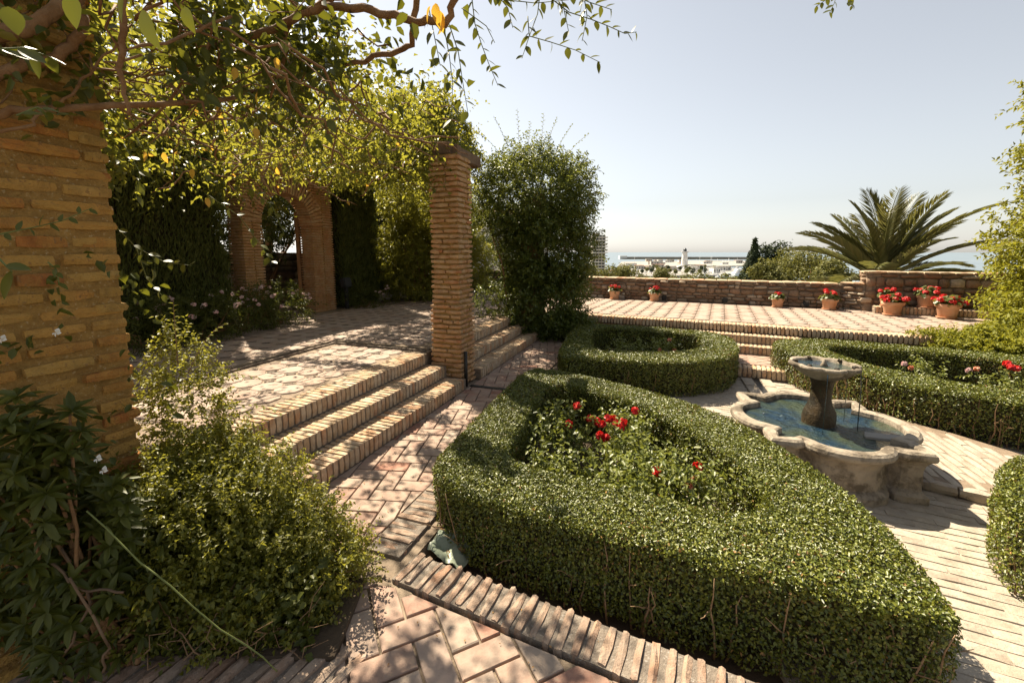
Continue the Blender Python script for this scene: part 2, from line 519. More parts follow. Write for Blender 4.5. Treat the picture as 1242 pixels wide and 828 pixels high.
def cloud(name, P, Nrm, L, mat, parent, asp=0.5, spread=0.8, up=0.0, detail=4, kind=None, lvar=0.35):
    """leaves at P roughly facing Nrm"""
    n = len(P)
    if n == 0:
        return None
    Nn = unit(Nrm + rand_dirs(n) * spread + np.array((0, 0, up)))
    D = unit(np.cross(Nn, rand_dirs(n)))
    Ls = L * (1 + RNG.uniform(-lvar, lvar, n))
    V, (k, polys) = leaf_verts(P, D, Nn, Ls, asp, detail=detail)
    return link(name, fast_mesh(name, V, k, polys), MT[mat] if isinstance(mat, str) else mat, parent, kind=kind)


def twig_cloud(name, O, D, nper, tl, L, mat, parent, asp=0.55, detail=4, droop=0.0, keep=None, lvar=0.3, kind=None):
    """twigs at O along D, each with nper leaves; returns object and twig end points"""
    n = len(O)
    D = unit(D)
    t = np.linspace(0.1, 1.0, nper)[None, :, None]
    tls = (tl * RNG.uniform(0.6, 1.3, n))[:, None, None]
    base = O[:, None, :] + D[:, None, :] * t * tls
    base[:, :, 2] -= droop * (t[:, :, 0] ** 2) * tls[:, :, 0]
    side = unit(np.cross(D, rand_dirs(n)))
    other = np.cross(D, side)
    ang = np.arange(nper) * 2.4
    sd = side[:, None, :] * np.cos(ang)[None, :, None] + other[:, None, :] * np.sin(ang)[None, :, None]
    ld = sd * 0.9 + D[:, None, :] * 0.55 + RNG.normal(size=sd.shape) * 0.25
    ld[:, :, 2] -= 0.25
    P = base.reshape(-1, 3)
    LD = ld.reshape(-1, 3)
    Nn = unit(RNG.normal(size=P.shape) * 0.6 + np.array((0, 0, 1.0)))
    if keep is not None:
        k = keep(P)
        P, LD, Nn = P[k], LD[k], Nn[k]
    Ls = L * (1 + RNG.uniform(-lvar, lvar, len(P)))
    V, (k, polys) = leaf_verts(P, LD, Nn, Ls, asp, detail=detail)
    return link(name, fast_mesh(name, V, k, polys), MT[mat], parent, kind=kind)


# how sunlight reaches the landing: canopy leaves that would shade these ground areas are sparse
SHX, SHY = -sdir.x / sdir.z, -sdir.y / sdir.z


def sun_gap(P):
    h = P[:, 2] - 0.30
    gx, gy = P[:, 0] + SHX * h, P[:, 1] + SHY * h
    p = gx * A2[0] + gy * A2[1]
    q = gx * N2[0] + gy * N2[1]
    pr = np.ones(len(P))
    nz = np.sin(p * 5.1 + 1.3) * np.sin(q * 4.3) + 0.6 * np.sin(p * 11 + q * 7)
    bay = (p > 1.7) & (p < 4.72) & (q > -4.30) & (q <= -2.55)
    bar = bay & (((p > 3.72) & (p < 3.92)) | (p > 4.62))
    pr[bay] = 0.04
    pr[bar] = 0.6
    path = (p > 1.2) & (p < 4.6) & (q > -2.55) & (q < -0.9)
    pr[path] = np.where(nz[path] > 0.55, 0.35, 0.03)
    hed = (q >= -0.9)
    pr[hed] = np.where(nz[hed] > 0.75, 0.35, 0.03)
    near = (p <= 1.9) & (q > -2.2) & (q < 0.3)
    pr[near] = np.where(nz[near] > 0.1, 0.5, 0.08)
    mound = (p <= 2.2) & (q > -2.9) & (q < -1.25)
    pr[mound] = 0.05
    return RNG.random(len(P)) < pr

# ------------------------------------------------------------------ pieces: bricks, tiles, stones
def piece_mesh(dx, dy, dz, rnd=0.10, jit=0.02, seed=0):
    """worn block centred on the origin, 26 vertices / 48 triangles, corners knocked off"""
    rs = random.Random(seed)
    bm = bmesh.new()
    bmesh.ops.create_cube(bm, size=1.0)
    bmesh.ops.subdivide_edges(bm, edges=bm.edges[:], cuts=1, use_grid_fill=True)
    mn = min(dx, dy, dz)
    for v in bm.verts:
        c = v.co
        k = sum(1 for a in c if abs(a) > 0.49)
        sh = (0, 0, 0.45, 1.0)[k] * rnd * mn
        v.co = Vector((math.copysign(abs(c.x) * dx - (sh if abs(c.x) > .49 else 0), c.x),
                       math.copysign(abs(c.y) * dy - (sh if abs(c.y) > .49 else 0), c.y),
                       math.copysign(abs(c.z) * dz - (sh if abs(c.z) > .49 else 0), c.z)))
        v.co += Vector((rs.uniform(-1, 1), rs.uniform(-1, 1), rs.uniform(-1, 1))) * jit
    return bm_mesh(bm, 'piece')


def piece_set(dx, dy, dz, mat, n=7, rnd=0.10, jit=0.003):
    ms = []
    for i in range(n):
        me = piece_mesh(dx, dy, dz, rnd, jit, seed=i * 13 + int(dx * 1000))
        me.materials.append(MT[mat])
        ms.append(me)
    return ms


def put(name, ms, parent, loc, rz=0.0, tilt=0.0, scale=(1, 1, 1), off=0.0):
    me = random.choice(ms)
    l = (loc[0] + random.uniform(-off, off), loc[1] + random.uniform(-off, off), loc[2] + random.uniform(-off, off) * 0.6)
    return link(name, me, None, parent, l, (random.uniform(-tilt, tilt), random.uniform(-tilt, tilt), rz + random.choice((0, math.pi)) + random.uniform(-tilt, tilt)), scale)


def clip_poly(poly, clip):
    out = list(poly)
    n = len(clip)
    for i in range(n):
        a, b = clip[i], clip[(i + 1) % n]
        inp, out = out, []
        if not inp:
            return []

        def side(p):
            return (b[0] - a[0]) * (p[1] - a[1]) - (b[1] - a[1]) * (p[0] - a[0])
        for j in range(len(inp)):
            p, q = inp[j], inp[(j + 1) % len(inp)]
            sp, sq = side(p), side(q)
            if sp >= 0:
                out.append(p)
            if (sp >= 0) != (sq >= 0):
                t = sp / (sp - sq)
                out.append((p[0] + (q[0] - p[0]) * t, p[1] + (q[1] - p[1]) * t))
    return out


def area(poly):
    return 0.5 * sum(poly[i][0] * poly[(i + 1) % len(poly)][1] - poly[(i + 1) % len(poly)][0] * poly[i][1] for i in range(len(poly)))


def tile_mesh(poly, thick, bev=0.004):
    """convex paver with a slightly rounded upper edge, top at z = 0"""
    n = len(poly)
    cx = sum(p[0] for p in poly) / n
    cy = sum(p[1] for p in poly) / n
    r = max(math.hypot(p[0] - cx, p[1] - cy) for p in poly)
    k = 1 - bev * 1.6 / max(r, 0.02)
    V = [(x, y, -thick) for x, y in poly] + [(x, y, -bev) for x, y in poly] + [(cx + (x - cx) * k, cy + (y - cy) * k, 0) for x, y in poly]
    Fs = [tuple(range(2 * n, 3 * n))]
    for lv in (0, 1):
        for i in range(n):
            j = (i + 1) % n
            Fs.append((lv * n + i, lv * n + j, (lv + 1) * n + j, (lv + 1) * n + i))
    return raw_mesh('paver', V, Fs)


def inside(poly, x, y):
    c = False
    n = len(poly)
    for i in range(n):
        x0, y0 = poly[i]
        x1, y1 = poly[(i + 1) % n]
        if (y0 > y) != (y1 > y) and x < (x1 - x0) * (y - y0) / (y1 - y0) + x0:
            c = not c
    return c


def join_meshes(name, items, mat):
    """items: (mesh, Matrix) -> one mesh"""
    V, Fs = [], []
    for me, M in items:
        b = len(V)
        V.extend([tuple(M @ v.co) for v in me.vertices])
        Fs.extend([tuple(b + i for i in p.vertices) for p in me.polygons])
    m = raw_mesh(name, V, Fs)
    m.materials.append(MT[mat])
    return m


# ------------------------------------------------------------------ ground, sea
def terrain_z(x, y):
    m = x * M2[0] + y * M2[1]
    s = m - 13.2
    z = -0.30
    if s > 0:
        z = -0.30 - 27.0 * (1 - math.exp(-s / 150.0)) - min(s, 3) * 0.3
    return z


def build_ground():
    bm = bmesh.new()
    xs = [-9000, -3000, -900, -300, -120, -60, -30, -18] + [-12 + i * 1.5 for i in range(24)] + [27, 36, 50, 80, 120, 200, 320, 520, 900, 3000, 9000]
    ys = [-3000, -300, -30, -8] + [-4 + i * 1.5 for i in range(24)] + [34, 40, 50, 65, 85, 110, 150, 200, 260, 340, 430, 540, 640, 700]
    grid = {}
    for i, x in enumerate(xs):
        for j, y in enumerate(ys):
            zz = terrain_z(x, y)
            if x > 130 and y > 400:
                zz = -33.0
            grid[i, j] = bm.verts.new((x, y, zz))
    for i in range(len(xs) - 1):
        for j in range(len(ys) - 1):
            bm.faces.new((grid[i, j], grid[i + 1, j], grid[i + 1, j + 1], grid[i, j + 1]))
    o = link('ground', bm_mesh(bm, smooth=True), MT['land'])
    tag(o, kind='structure')
    s = link('sea', raw_mesh('sea', [(-30000, 300, -30), (30000, 300, -30), (30000, 42000, -30), (-30000, 42000, -30)], [(0, 1, 2, 3)]), MT['sea'])
    tag(s, kind='structure')


build_ground()

# garden soil (beds), at several levels
bed = link('garden_bed', prism_mesh([(-6, -3), (9, -3), (9, 5.0), rm(3, 8.6)[:2], rm(-6.2, 8.6)[:2], (-6, 3)], -0.5, FZ - 0.035), MT['soil'])
tag(bed, kind='structure')

# ---------- lower path (herringbone), z = 0
path_poly_a = [pq(-1.0, -2.30)[:2], pq(-1.0, -1.27)[:2], pq(8.9, -1.20)[:2], pq(8.9, -2.30)[:2]]
path_base = link('path', prism_mesh([pq(1.72, -2.86)[:2], pq(1.72, -1.27)[:2], pq(9.2, -1.15)[:2], pq(9.2, -2.86)[:2]][::1], -0.3, -0.016), MT['dark_mortar'])
tag(path_base, kind='structure')
front_base = link('path', prism_mesh([(-3.6, -0.5), (2.4, -0.5), (2.4, 0.55), (-0.50, 1.96), (-0.74, 2.22), pq(1.70, -1.6)[:2], pq(1.70, -2.3)[:2], (-3.6, 1.75)], -0.3, -0.018), MT['dark_mortar'])
tag(front_base, kind='structure')


def herringbone(parent, clip, ang, lng, wid, gap, cx, cy, rng_n, mat):
    n = 0
    ca, sa = math.cos(ang), math.sin(ang)
    if area(clip) < 0:
        clip = clip[::-1]
    for i in range(-rng_n, rng_n):
        for j in range(-rng_n, rng_n):
            for k in (0, 1):
                # classic 2:1 herringbone cell
                ox, oy = i * wid + j * 2 * wid, i * wid - j * 2 * wid
                if k == 0:
                    x0, y0, x1, y1 = ox, oy, ox + lng, oy + wid
                else:
                    x0, y0, x1, y1 = ox, oy + wid, ox + wid, oy + wid + lng
                g = gap / 2
                P = [(x0 + g, y0 + g), (x1 - g, y0 + g), (x1 - g, y1 - g), (x0 + g, y1 - g)]
                P = [(cx + x * ca - y * sa, cy + x * sa + y * ca) for x, y in P]
                if not any(inside(clip, *p) for p in P):
                    continue
                C = clip_poly(P, clip)
                if len(C) < 3 or abs(area(C)) < 0.0012:
                    continue
                mx = sum(p[0] for p in C) / len(C)
                my = sum(p[1] for p in C) / len(C)
                me = tile_mesh([(p[0] - mx, p[1] - my) for p in C], 0.03)
                me.materials.append(MT[mat])
                link('paver', me, None, parent, (mx, my, random.uniform(-0.0025, 0.002)),
                     (random.uniform(-0.008, 0.008), random.uniform(-0.008, 0.008), random.uniform(-0.008, 0.008)))
                n += 1
    return n


zone_a = [pq(1.75, -2.285)[:2], pq(1.75, -1.575)[:2], pq(8.6, -1.50)[:2], pq(8.6, -2.285)[:2]]
NA = herringbone(path_base, zone_a, R(-5), 0.27, 0.135, 0.010, *pq(4.5, -1.9)[:2], 40, 'tile')
zone_b = [(-1.55, 1.30), (1.15, 1.15), (-0.585, 1.985), (-0.86, 2.05), (-1.3, 1.95)]
NB = herringbone(front_base, zone_b, R(26), 0.27, 0.135, 0.012, -0.2, 1.5, 16, 'tile')


# ---------- landing, courtyard and terrace slab (one level)
slab_poly = [pq(1.72, -2.86)[:2], pq(9.02, -2.86)[:2], rm(9.6, 8.57)[:2], rm(9.6, 12.7)[:2], rm(-5.6, 12.7)[:2], rm(-9.0, 16.5)[:2], rm(-16, 16.5)[:2], pq(1.72, -13)[:2]]
landing = link('landing', prism_mesh(slab_poly, -0.6, LZ - 0.012), MT['joint'])
tag(landing, kind='structure')

PITCHT = 0.27


def octagon(w, thick=0.026):
    h = w / 2
    c = h * 0.42
    return tile_mesh([(h, -c), (h, c), (c, h), (-c, h), (-h, c), (-h, -c), (-c, -h), (c, -h)], thick, 0.004)


OCT = []
for i in range(4):
    me = octagon(0.262 - 0.003 * i)
    me.materials.append(MT['octagon'])
    OCT.append(me)


def inset_mesh(seed):
    rs = random.Random(seed)
    bm = bmesh.new()
    for k in range(4):
        o = (k - 1.5) * 0.022
        l = 0.046 * (1.0 if k in (1, 2) else 0.55)
        add_box(bm, o - 0.010, o + 0.010, -l, l, -0.024, rs.uniform(-0.007, -0.002), Matrix.Rotation(rs.uniform(-.06, .06), 4, 'Z'))
    me = bm_mesh(bm)
    me.materials.append(MT['inset'])
    return me


INS = [inset_mesh(i) for i in range(4)]


def octagon_field(parent, ang, origin, ni, nj, test, limit, ez=LZ):
    ca, sa = math.cos(ang), math.sin(ang)
    spots, gaps = [], []
    for i in range(ni[0], ni[1]):
        for j in range(nj[0], nj[1]):
            for lst, dx in ((spots, 0.0), (gaps, 0.5)):
                u, v = (i + dx) * PITCHT, (j + dx) * PITCHT
                x, y = origin[0] + u * ca - v * sa, origin[1] + u * sa + v * ca
                if test(x, y):
                    lst.append((x, y))
    for lst, ms, nm, mt, rz in ((spots, OCT, 'paver', 'octagon', 0.0), (gaps, INS, 'inset', 'inset', math.pi / 4)):
        lst.sort(key=lambda p: p[0] ** 2 + p[1] ** 2)
        rest = []
        for n, (x, y) in enumerate(lst):
            z = ez + random.uniform(-0.003, 0.002)
            t = (random.uniform(-0.008, 0.008), random.uniform(-0.008, 0.008))
            r = ang + rz + random.choice((0, 1, 2, 3)) * math.pi / 2 + random.uniform(-.012, .012)
            if n < limit:
                link(nm, random.choice(ms), None, parent, (x, y, z), (t[0], t[1], r))
            else:
                rest.append((random.choice(ms), Matrix.Translation((x, y, z)) @ Matrix.Rotation(r, 4, 'Z') @ Matrix.Rotation(t[0], 4, 'X')))
        if rest:
            link(nm, join_meshes(nm, rest, mt), None, parent, kind='stuff')


def to_pq(x, y):
    return x * A2[0] + y * A2[1], x * N2[0] + y * N2[1]


def to_rm(x, y):
    return x * B2[0] + y * B2[1], x * M2[0] + y * M2[1]


def test_bay(x, y):
    p, q = to_pq(x, y)
    return 1.95 < p < 4.66 and -4.28 < q < -3.20


def test_court(x, y):
    p, q = to_pq(x, y)
    r, m = to_rm(x, y)
    if m > 8.9 + 0.0 and r > -3.9: return False
    if p > 12.5 or p < 2.0 or q < -6.6: return False
    return q < -4.62 or (p > 5.02 and q < -3.20)


def test_terrace(x, y):
    r, m = to_rm(x, y)
    p, q = to_pq(x, y)
    return 8.95 < m < 11.9 and -3.8 < r < 7.5


octagon_field(landing, ANG_N, pq(3.25, -3.30)[:2], (-16, 8), (-14, 14), test_bay, 300)
octagon_field(landing, ANG_N, pq(5.15, -3.30)[:2], (-16, 4), (-14, 32), test_court, 290)
octagon_field(landing, ANG_B, rm(0, 9.0)[:2], (-16, 30), (0, 12), test_terrace, 290)

# runnel round the bay of the landing, with its raised stone lips
for nm, (p0, q0), (p1, q1) in (('runnel', (1.8, -4.45), (4.84, -4.45)), ('runnel', (4.84, -4.45), (4.84, -2.9))):
    a, b = Vector(pq(p0, q0)), Vector(pq(p1, q1))
    d = (b - a).normalized()
    s = Vector((-d.y, d.x, 0))
    L = (b - a).length
    rz = math.atan2(d.y, d.x)
    mid = (a + b) / 2
    link(nm, box_mesh(-L / 2, L / 2, -0.032, 0.032, LZ - 0.03, LZ - 0.014), MT['iron'], landing, (mid.x, mid.y, 0), (0, 0, rz))
    n = int(L / 0.30)
    for k in range(n):
        for sd in (-1, 1):
            t = (k + 0.5) / n * L - L / 2
            c = mid + d * t + s * sd * 0.058
            me = box_mesh(-L / n / 2 + .004, L / n / 2 - .004, -0.022, 0.022, LZ - 0.03, LZ + 0.010 + random.uniform(-.003, .003), 0.004)
            link('lip_stone', me, MT['dark_mortar'] if sd > 0 else MT['inset'], landing, (c.x, c.y, 0), (0, 0, rz + random.uniform(-.01, .01)))

# ---------- brick steps
STEP_SET = piece_set(0.268, 0.052, 0.138, 'step_brick', 9, 0.12, 0.0028)


def brick_row(parent, start, direction, count_len, pitch, z_c, ms, ang, tilt=0.012, off=0.002, name='brick'):
    n = int(count_len / pitch)
    for k in range(n):
        t = (k + 0.5) * pitch
        put(name, ms, parent, (start[0] + direction[0] * t, start[1] + direction[1] * t, z_c), ang, tilt, (1, random.uniform(0.94, 1.06), 1), off)


def flight(p0, p1, label):
    st = empty('brick_steps', pq((p0 + p1) / 2, -2.3), label, 'steps')
    bm = bmesh.new()
    for k in range(3):
        q1 = -2.292 - 0.27 * k
        M = Matrix(((A2[0], N2[0], 0, 0), (A2[1], N2[1], 0, 0), (0, 0, 1, 0), (0, 0, 0, 1)))
        add_box(bm, p0, p1, -2.858, q1, 0.14 * k - 0.01, 0.14 * k + 0.128, M)
    link('mortar_bed', bm_mesh(bm), MT['dark_mortar'], st)
    for k in range(3):
        qc = -2.28 - 0.27 * k - 0.135
        brick_row(st, pq(p0, qc), A2, p1 - p0, 0.0605, 0.14 * k + 0.071, STEP_SET, ANG_N)
    return st


flight(1.74, 4.70, 'sunlit flight of three brick on edge steps up to the octagon paved landing')
flight(5.16, 8.30, 'shaded brick steps between the brick pillar and the leafy climber')

# terrace edge: bricks on edge, along the far terrace
edge = empty('terrace_edging', rm(1, 8.54, 0.28), 'long row of upright bricks edging the far terrace', 'edging')
TE = piece_set(0.268, 0.056, 0.139, 'step_brick', 7, 0.14, 0.004)
n = int(9.6 / 0.0625)
for k in range(n):
    r = -2.5 + (k + 0.5) * 0.0625
    put('brick', TE, edge, rm(r, 8.54 + 0.134, LZ - 0.071 + 0.003), ANG_B + math.pi / 2, 0.015, (1, random.uniform(.93, 1.05), 1), 0.003)
tst = empty('terrace_steps', rm(0.5, 8.2), 'two low brick steps up to the terrace between clipped hedges', 'steps')
bm = bmesh.new()
Mrm = Matrix(((B2[0], M2[0], 0, 0), (B2[1], M2[1], 0, 0), (0, 0, 1, 0), (0, 0, 0, 1)))
add_box(bm, -0.3, 1.3, 8.05, 8.56, -0.15, 0.128, Mrm)
add_box(bm, -0.3, 1.3, 8.30, 8.56, 0.12, 0.268, Mrm)
link('mortar_bed', bm_mesh(bm), MT['dark_mortar'], tst)
for zc, mc in ((0.071, 8.04 + .134), (0.211, 8.29 + .134)):
    brick_row(tst, rm(-0.3, mc), B2, 1.6, 0.0625, zc, TE, ANG_B + math.pi / 2)
# below the terrace edge: retaining brickwork along its whole length
ret = empty('retaining_wall', rm(2, 8.56), 'low brick retaining wall under the terrace edging behind the hedges', 'wall')
RB = piece_set(0.25, 0.10, 0.058, 'brick', 5)
for c in range(4):
    for k in range(28):
        r = -2.3 + k * 0.262 + (0.13 if c % 2 else 0)
        if r > 4.8: continue
        if -0.5 < r < 1.5: continue
        put('brick', RB, ret, rm(r, 8.615, 0.035 + c * 0.066), ANG_B, 0.01, (1, 1, 1), 0.003)

# upper path between hedges, step down and runnel towards the fountain
up = link('path', prism_mesh([rm(-0.9, 7.08)[:2], rm(1.7, 7.08)[:2], rm(1.7, 8.06)[:2], rm(-0.9, 8.06)[:2]], -0.3, -0.016), MT['dark_mortar'])
tag(up, kind='structure')
herringbone(up, [rm(-0.5, 7.33)[:2], rm(1.3, 7.33)[:2], rm(1.3, 8.04)[:2], rm(-0.5, 8.04)[:2]], R(20), 0.27, 0.135, 0.01, *rm(0.3, 7.6)[:2], 14, 'tile')
for k in range(26):
    put('brick', TE, up, rm(-0.4 + k * 0.0625, 7.06 + .134, -0.068), ANG_B + math.pi / 2, 0.012, (1, 1, 1), 0.002)

# ---------- fountain court
court = link('court', prism_mesh([(1.2, -0.5), (6, -0.5), (5.4, 3.0), (4.6, 4.6), rm(1.6, 7.07)[:2], rm(-0.8, 7.07)[:2], (1.9, 5.0), (1.2, 3.2)], -0.5, FZ - 0.008), MT['court'])
tag(court, kind='structure')
CB = piece_set(0.272, 0.073, 0.06, 'court', 7, 0.08, 0.0035)
spots = []
FC = np.array((2.72, 3.64))              # fountain centre
for i in range(-16, 14):
    for j in range(-45, 45):
        r, m = i * 0.268 + (0.134 if j % 2 else 0), j * 0.0785
        x, y = 2.7 + B2[0] * r + M2[0] * m, 3.2 + B2[1] * r + M2[1] * m
        if not (0.9 < y < 6.9): continue
        ex = (x - FC[0]) * 0.96 - (y - FC[1]) * 0.27
        ey = (x - FC[0]) * 0.27 + (y - FC[1]) * 0.96
        if abs(ex) < 0.40 and abs(ey) < 0.44: continue
        if y < 3.4 and not (1.42 + 0.0 * y < x < 3.9): continue
        if y < 2.2 and x > 3.1: continue
        if 3.4 <= y < 4.6 and not (1.75 < x < 4.0): continue
        if y >= 4.6 and not (2.2 + (y - 4.6) * 0.45 < x < 3.95): continue
        if y > 6.4 or to_rm(x, y)[1] > 6.98: continue
        spots.append((x, y))
spots.sort(key=lambda p: p[0] ** 2 + p[1] ** 2)
rest = []
for k, (x, y) in enumerate(spots):
    if k < 295:
        put('paver', CB, court, (x, y, FZ - 0.030), ANG_B, 0.014, (1, random.uniform(.96, 1.06), 1), 0.004)
    else:
        rest.append((random.choice(CB), Matrix.Translation((x, y, FZ - 0.030 + random.uniform(-.003, .003))) @ Matrix.Rotation(ANG_B, 4, 'Z')))
if rest:
    link('paver', join_meshes('paver', rest, 'court'), None, court, kind='stuff')
# raised corner slab right of the fountain
sl_poly = [(3.22, 3.20), (3.58, 2.93), (4.7, 3.1), (4.35, 4.1), (4.0, 4.7), (3.5, 4.2)]
slab2 = link('court', prism_mesh(sl_poly, -0.5, -0.080), MT['joint'])
tag(slab2, kind='structure')
CB2 = piece_set(0.272, 0.064, 0.05, 'court', 6, 0.10, 0.003)
for i in range(-12, 12):
    for j in range(-20, 20):
        p, q = i * 0.268 + (0.134 if j % 2 else 0), j * 0.0725
        x, y = 3.8 + A2[0] * p + N2[0] * q, 3.5 + A2[1] * p + N2[1] * q
        if inside([(3.30, 3.22), (3.60, 3.02), (4.5, 3.15), (4.25, 4.0), (3.95, 4.5), (3.55, 4.05)], x, y) and math.hypot(x - FC[0], y - FC[1]) > 0.72:
            put('paver', CB2, slab2, (x, y, -0.098), ANG_A, 0.01, (1, 1, 1), 0.002)
for k in range(2):
    t = 0.5 * k + 0.25
    x, y = 3.24 + (3.58 - 3.24) * t, 3.19 + (2.94 - 3.19) * t
    me = piece_mesh(0.21, 0.09, 0.075, 0.12, 0.004, k)
    link('kerb_stone', me, MT['court'], slab2, (x, y, -0.113), (0, 0, math.atan2(-0.25, 0.34)))
# runnel from the step to the fountain
a, b = Vector(rm(0.55, 7.02, FZ)), Vector((2.95, 4.30, FZ))
mid = (a + b) / 2
rz = math.atan2((b - a).y, (b - a).x)
L = (b - a).length
link('runnel', box_mesh(-L / 2, L / 2, -0.045, 0.045, -0.02, 0.006), MT['iron'], court, tuple(mid), (0, 0, rz))
for sd in (-1, 1):
    c = mid + Vector((-math.sin(rz), math.cos(rz), 0)) * sd * 0.12
    for k in range(5):
        t = (k + .5) / 5 * L - L / 2
        link('lip_stone', box_mesh(-L / 10 + .006, L / 10 - .006, -0.075, 0.075, -0.03, 0.022, 0.006), MT['court'], court,
             (c.x + math.cos(rz) * t, c.y + math.sin(rz) * t, FZ), (0, 0, rz))

# ---------- brick edging round the big hedge bed
EB = piece_set(0.225, 0.046, 0.11, 'edge_brick', 9, 0.14, 0.0042)
ed1 = empty('brick_edging', pq(2.4, -1.43), 'uneven brick edging along the left side of the rose bed hedge', 'edging')
link('mortar_bed', prism_mesh([pq(1.86, -1.555)[:2], pq(1.86, -1.335)[:2], pq(4.9, -1.335)[:2], pq(4.9, -1.555)[:2]], -0.3, 0.004), MT['grit'], ed1)
for k in range(44):
    put('brick', EB, ed1, pq(1.92 + k * 0.066, -1.44, -0.040 + random.uniform(-.006, .006)), ANG_N + random.uniform(-.03, .03), 0.02, (1, random.uniform(.85, 1.1), 1), 0.005)
ed2 = empty('brick_edging', (0.2, 1.9, 0), 'worn row of upright bricks with gritty joints along the front of the rose bed hedge', 'edging')
c0 = np.array((-0.565, 2.125))
link('mortar_bed', prism_mesh([tuple(c0 + B2 * t + M2 * s) for t, s in ((-0.02, -0.105), (2.6, -0.105), (2.6, 0.10), (-0.02, 0.10))], -0.3, 0.005), MT['grit'], ed2)
for k in range(40):
    c = c0 + B2 * (0.01 + k * 0.0635)
    put('brick', EB, ed2, (c[0], c[1], -0.038 + random.uniform(-.006, .006)), ANG_B + math.pi / 2 + random.uniform(-.04, .04), 0.022, (random.uniform(.92, 1.03), random.uniform(.75, 1.05), 1), 0.006)
ed3 = empty('brick_edging', (-1.4, 1.62, 0), 'shaded brick edging half buried under the shrubs by the path', 'edging')
link('mortar_bed', prism_mesh([(-3.2, 1.42), (-0.72, 1.42), (-0.72, 1.60), (-3.2, 1.64)], -0.3, 0.006), MT['grit'], ed3)
for k in range(40):
    put('brick', EB, ed3, (-3.15 + k * 0.063, 1.52 + 0.03 * math.sin(k * .4), -0.035 + random.uniform(-.012, .012)), R(62) + random.uniform(-.12, .12), 0.04, (1.15, random.uniform(.85, 1.1), 1), 0.008)
leftbed = link('garden_bed', prism_mesh([(-3.4, 1.6), (-0.74, 1.58), (-0.76, 2.0), pq(1.70, -1.95)[:2], pq(1.70, -7)[:2], (-6, 1.6)], -0.3, 0.03), MT['soil'])
tag(leftbed, kind='structure')

# ------------------------------------------------------------------ brick pillars
def pillar(label, pc, qc, w, z0, z1, course, blen, mat, jit, tilt, base_extra=0.0, base_z=0.0, name='brick_pillar', core_mat='mortar', core_in=0.022, bfrac=0.70, skip=0.0, proud=0.010):
    """square pillar in the frame of the steps; every course a pinwheel of bricks round a mortar core"""
    cx, cy, _ = pq(pc, qc)
    t = empty(name, (cx, cy, z0), label, 'pillar')
    h = w / 2 - core_in
    # lumpy mortar core
    V, Fs = [], []
    nz = max(4, int((z1 - z0) / 0.12))
    ns = 6
    for k in range(nz + 1):
        z = z0 + (z1 - z0) * k / nz
        e = base_extra if z < base_z else 0
        for sd in range(4):
            for i in range(ns):
                f = -1 + 2 * i / ns
                x, y = ((f, -1), (1, f), (-f, 1), (-1, -f))[sd]
                kx = h + e + random.uniform(-.006, .008)
                V.append((x * kx, y * kx, z))
    m = 4 * ns
    for k in range(nz):
        for i in range(m):
            Fs.append((k * m + i, k * m + (i + 1) % m, (k + 1) * m + (i + 1) % m, (k + 1) * m + i))
    Fs.append(tuple(nz * m + i for i in range(m)))
    me = raw_mesh('core', V, Fs)
    me.materials.append(MT[core_mat])
    link('mortar_core', me, None, t, (cx, cy, 0), (0, 0, ANG_N))
    bh = course * bfrac
    bw = 0.13
    ms = piece_set(blen, bw, bh, mat, 9, 0.15, jit)
    nc = int((z1 - z0) / course)
    ca, sa = math.cos(ANG_N), math.sin(ANG_N)
    for c in range(nc):
        z = z0 + (c + 0.5) * course
        e = base_extra if z < base_z else 0
        hw = w / 2 + e
        fl = 1 if c % 2 else -1
        for sd in range(4):
            # along each side: a random run of bricks from corner to corner
            lo = -hw + (bw * 0.5 if fl * (1 if sd % 2 else -1) > 0 else 0.0)
            L = []
            while lo < hw - 0.03:
                ln = blen * random.uniform(0.55, 1.05)
                if hw - lo - ln < blen * 0.35:
                    ln = hw - lo
                L.append((lo + ln / 2, (ln - random.uniform(0.008, 0.02)) / blen))
                lo += ln
            for s, sx in L:
                if random.random() < skip: continue
                out = hw - bw / 2 + random.uniform(-proud, proud * 0.6)
                lx, ly = ((s, -out), (out, s), (-s, out), (-out, -s))[sd]
                x, y = cx + lx * ca - ly * sa, cy + lx * sa + ly * ca
                put('brick', ms, t, (x, y, z + random.uniform(-.004, .004)), ANG_N + sd * math.pi / 2, tilt, (sx, 1, random.uniform(.88, 1.12)))
    return t


pillar('slim brick pillar with a wooden beam on top beside the sunlit steps', 4.93, -2.57, 0.40, 0.0, 2.86, 0.062, 0.27, 'brick', 0.0042, 0.02, 0.018, 1.05, core_in=0.034, proud=0.013)
pillar('massive weathered brick pillar wrapped in vine beside the shrubs', 0.98, -2.67, 0.60, 0.0, 3.25, 0.074, 0.26, 'old_brick', 0.0032, 0.020, core_in=0.020, bfrac=0.66, skip=0.04, proud=0.012)
pillar('brick pillar almost hidden inside the bushy climber', 8.55, -2.60, 0.40, 0.0, 2.86, 0.062, 0.27, 'brick', 0.0035, 0.02)

# beam and cap on the slim pillar
bt = empty('pergola_beam', pq(4.95, -2.57, 2.86), 'short dark wooden pergola beam resting on the slim brick pillar', 'beam')
bc = pq(5.22, -2.57, 2.94)
link('beam', box_mesh(-0.48, 0.48, -0.075, 0.075, -0.078, 0.07, 0.012), MT['wood'], bt, bc, (0, 0, ANG_A))
bc = pq(4.90, -2.62, 2.93)
link('cross_beam', box_mesh(-0.17, 0.19, -0.06, 0.06, -0.068, 0.06, 0.010), MT['wood'], bt, (bc[0], bc[1], bc[2] + 0.002), (0, 0, ANG_N))
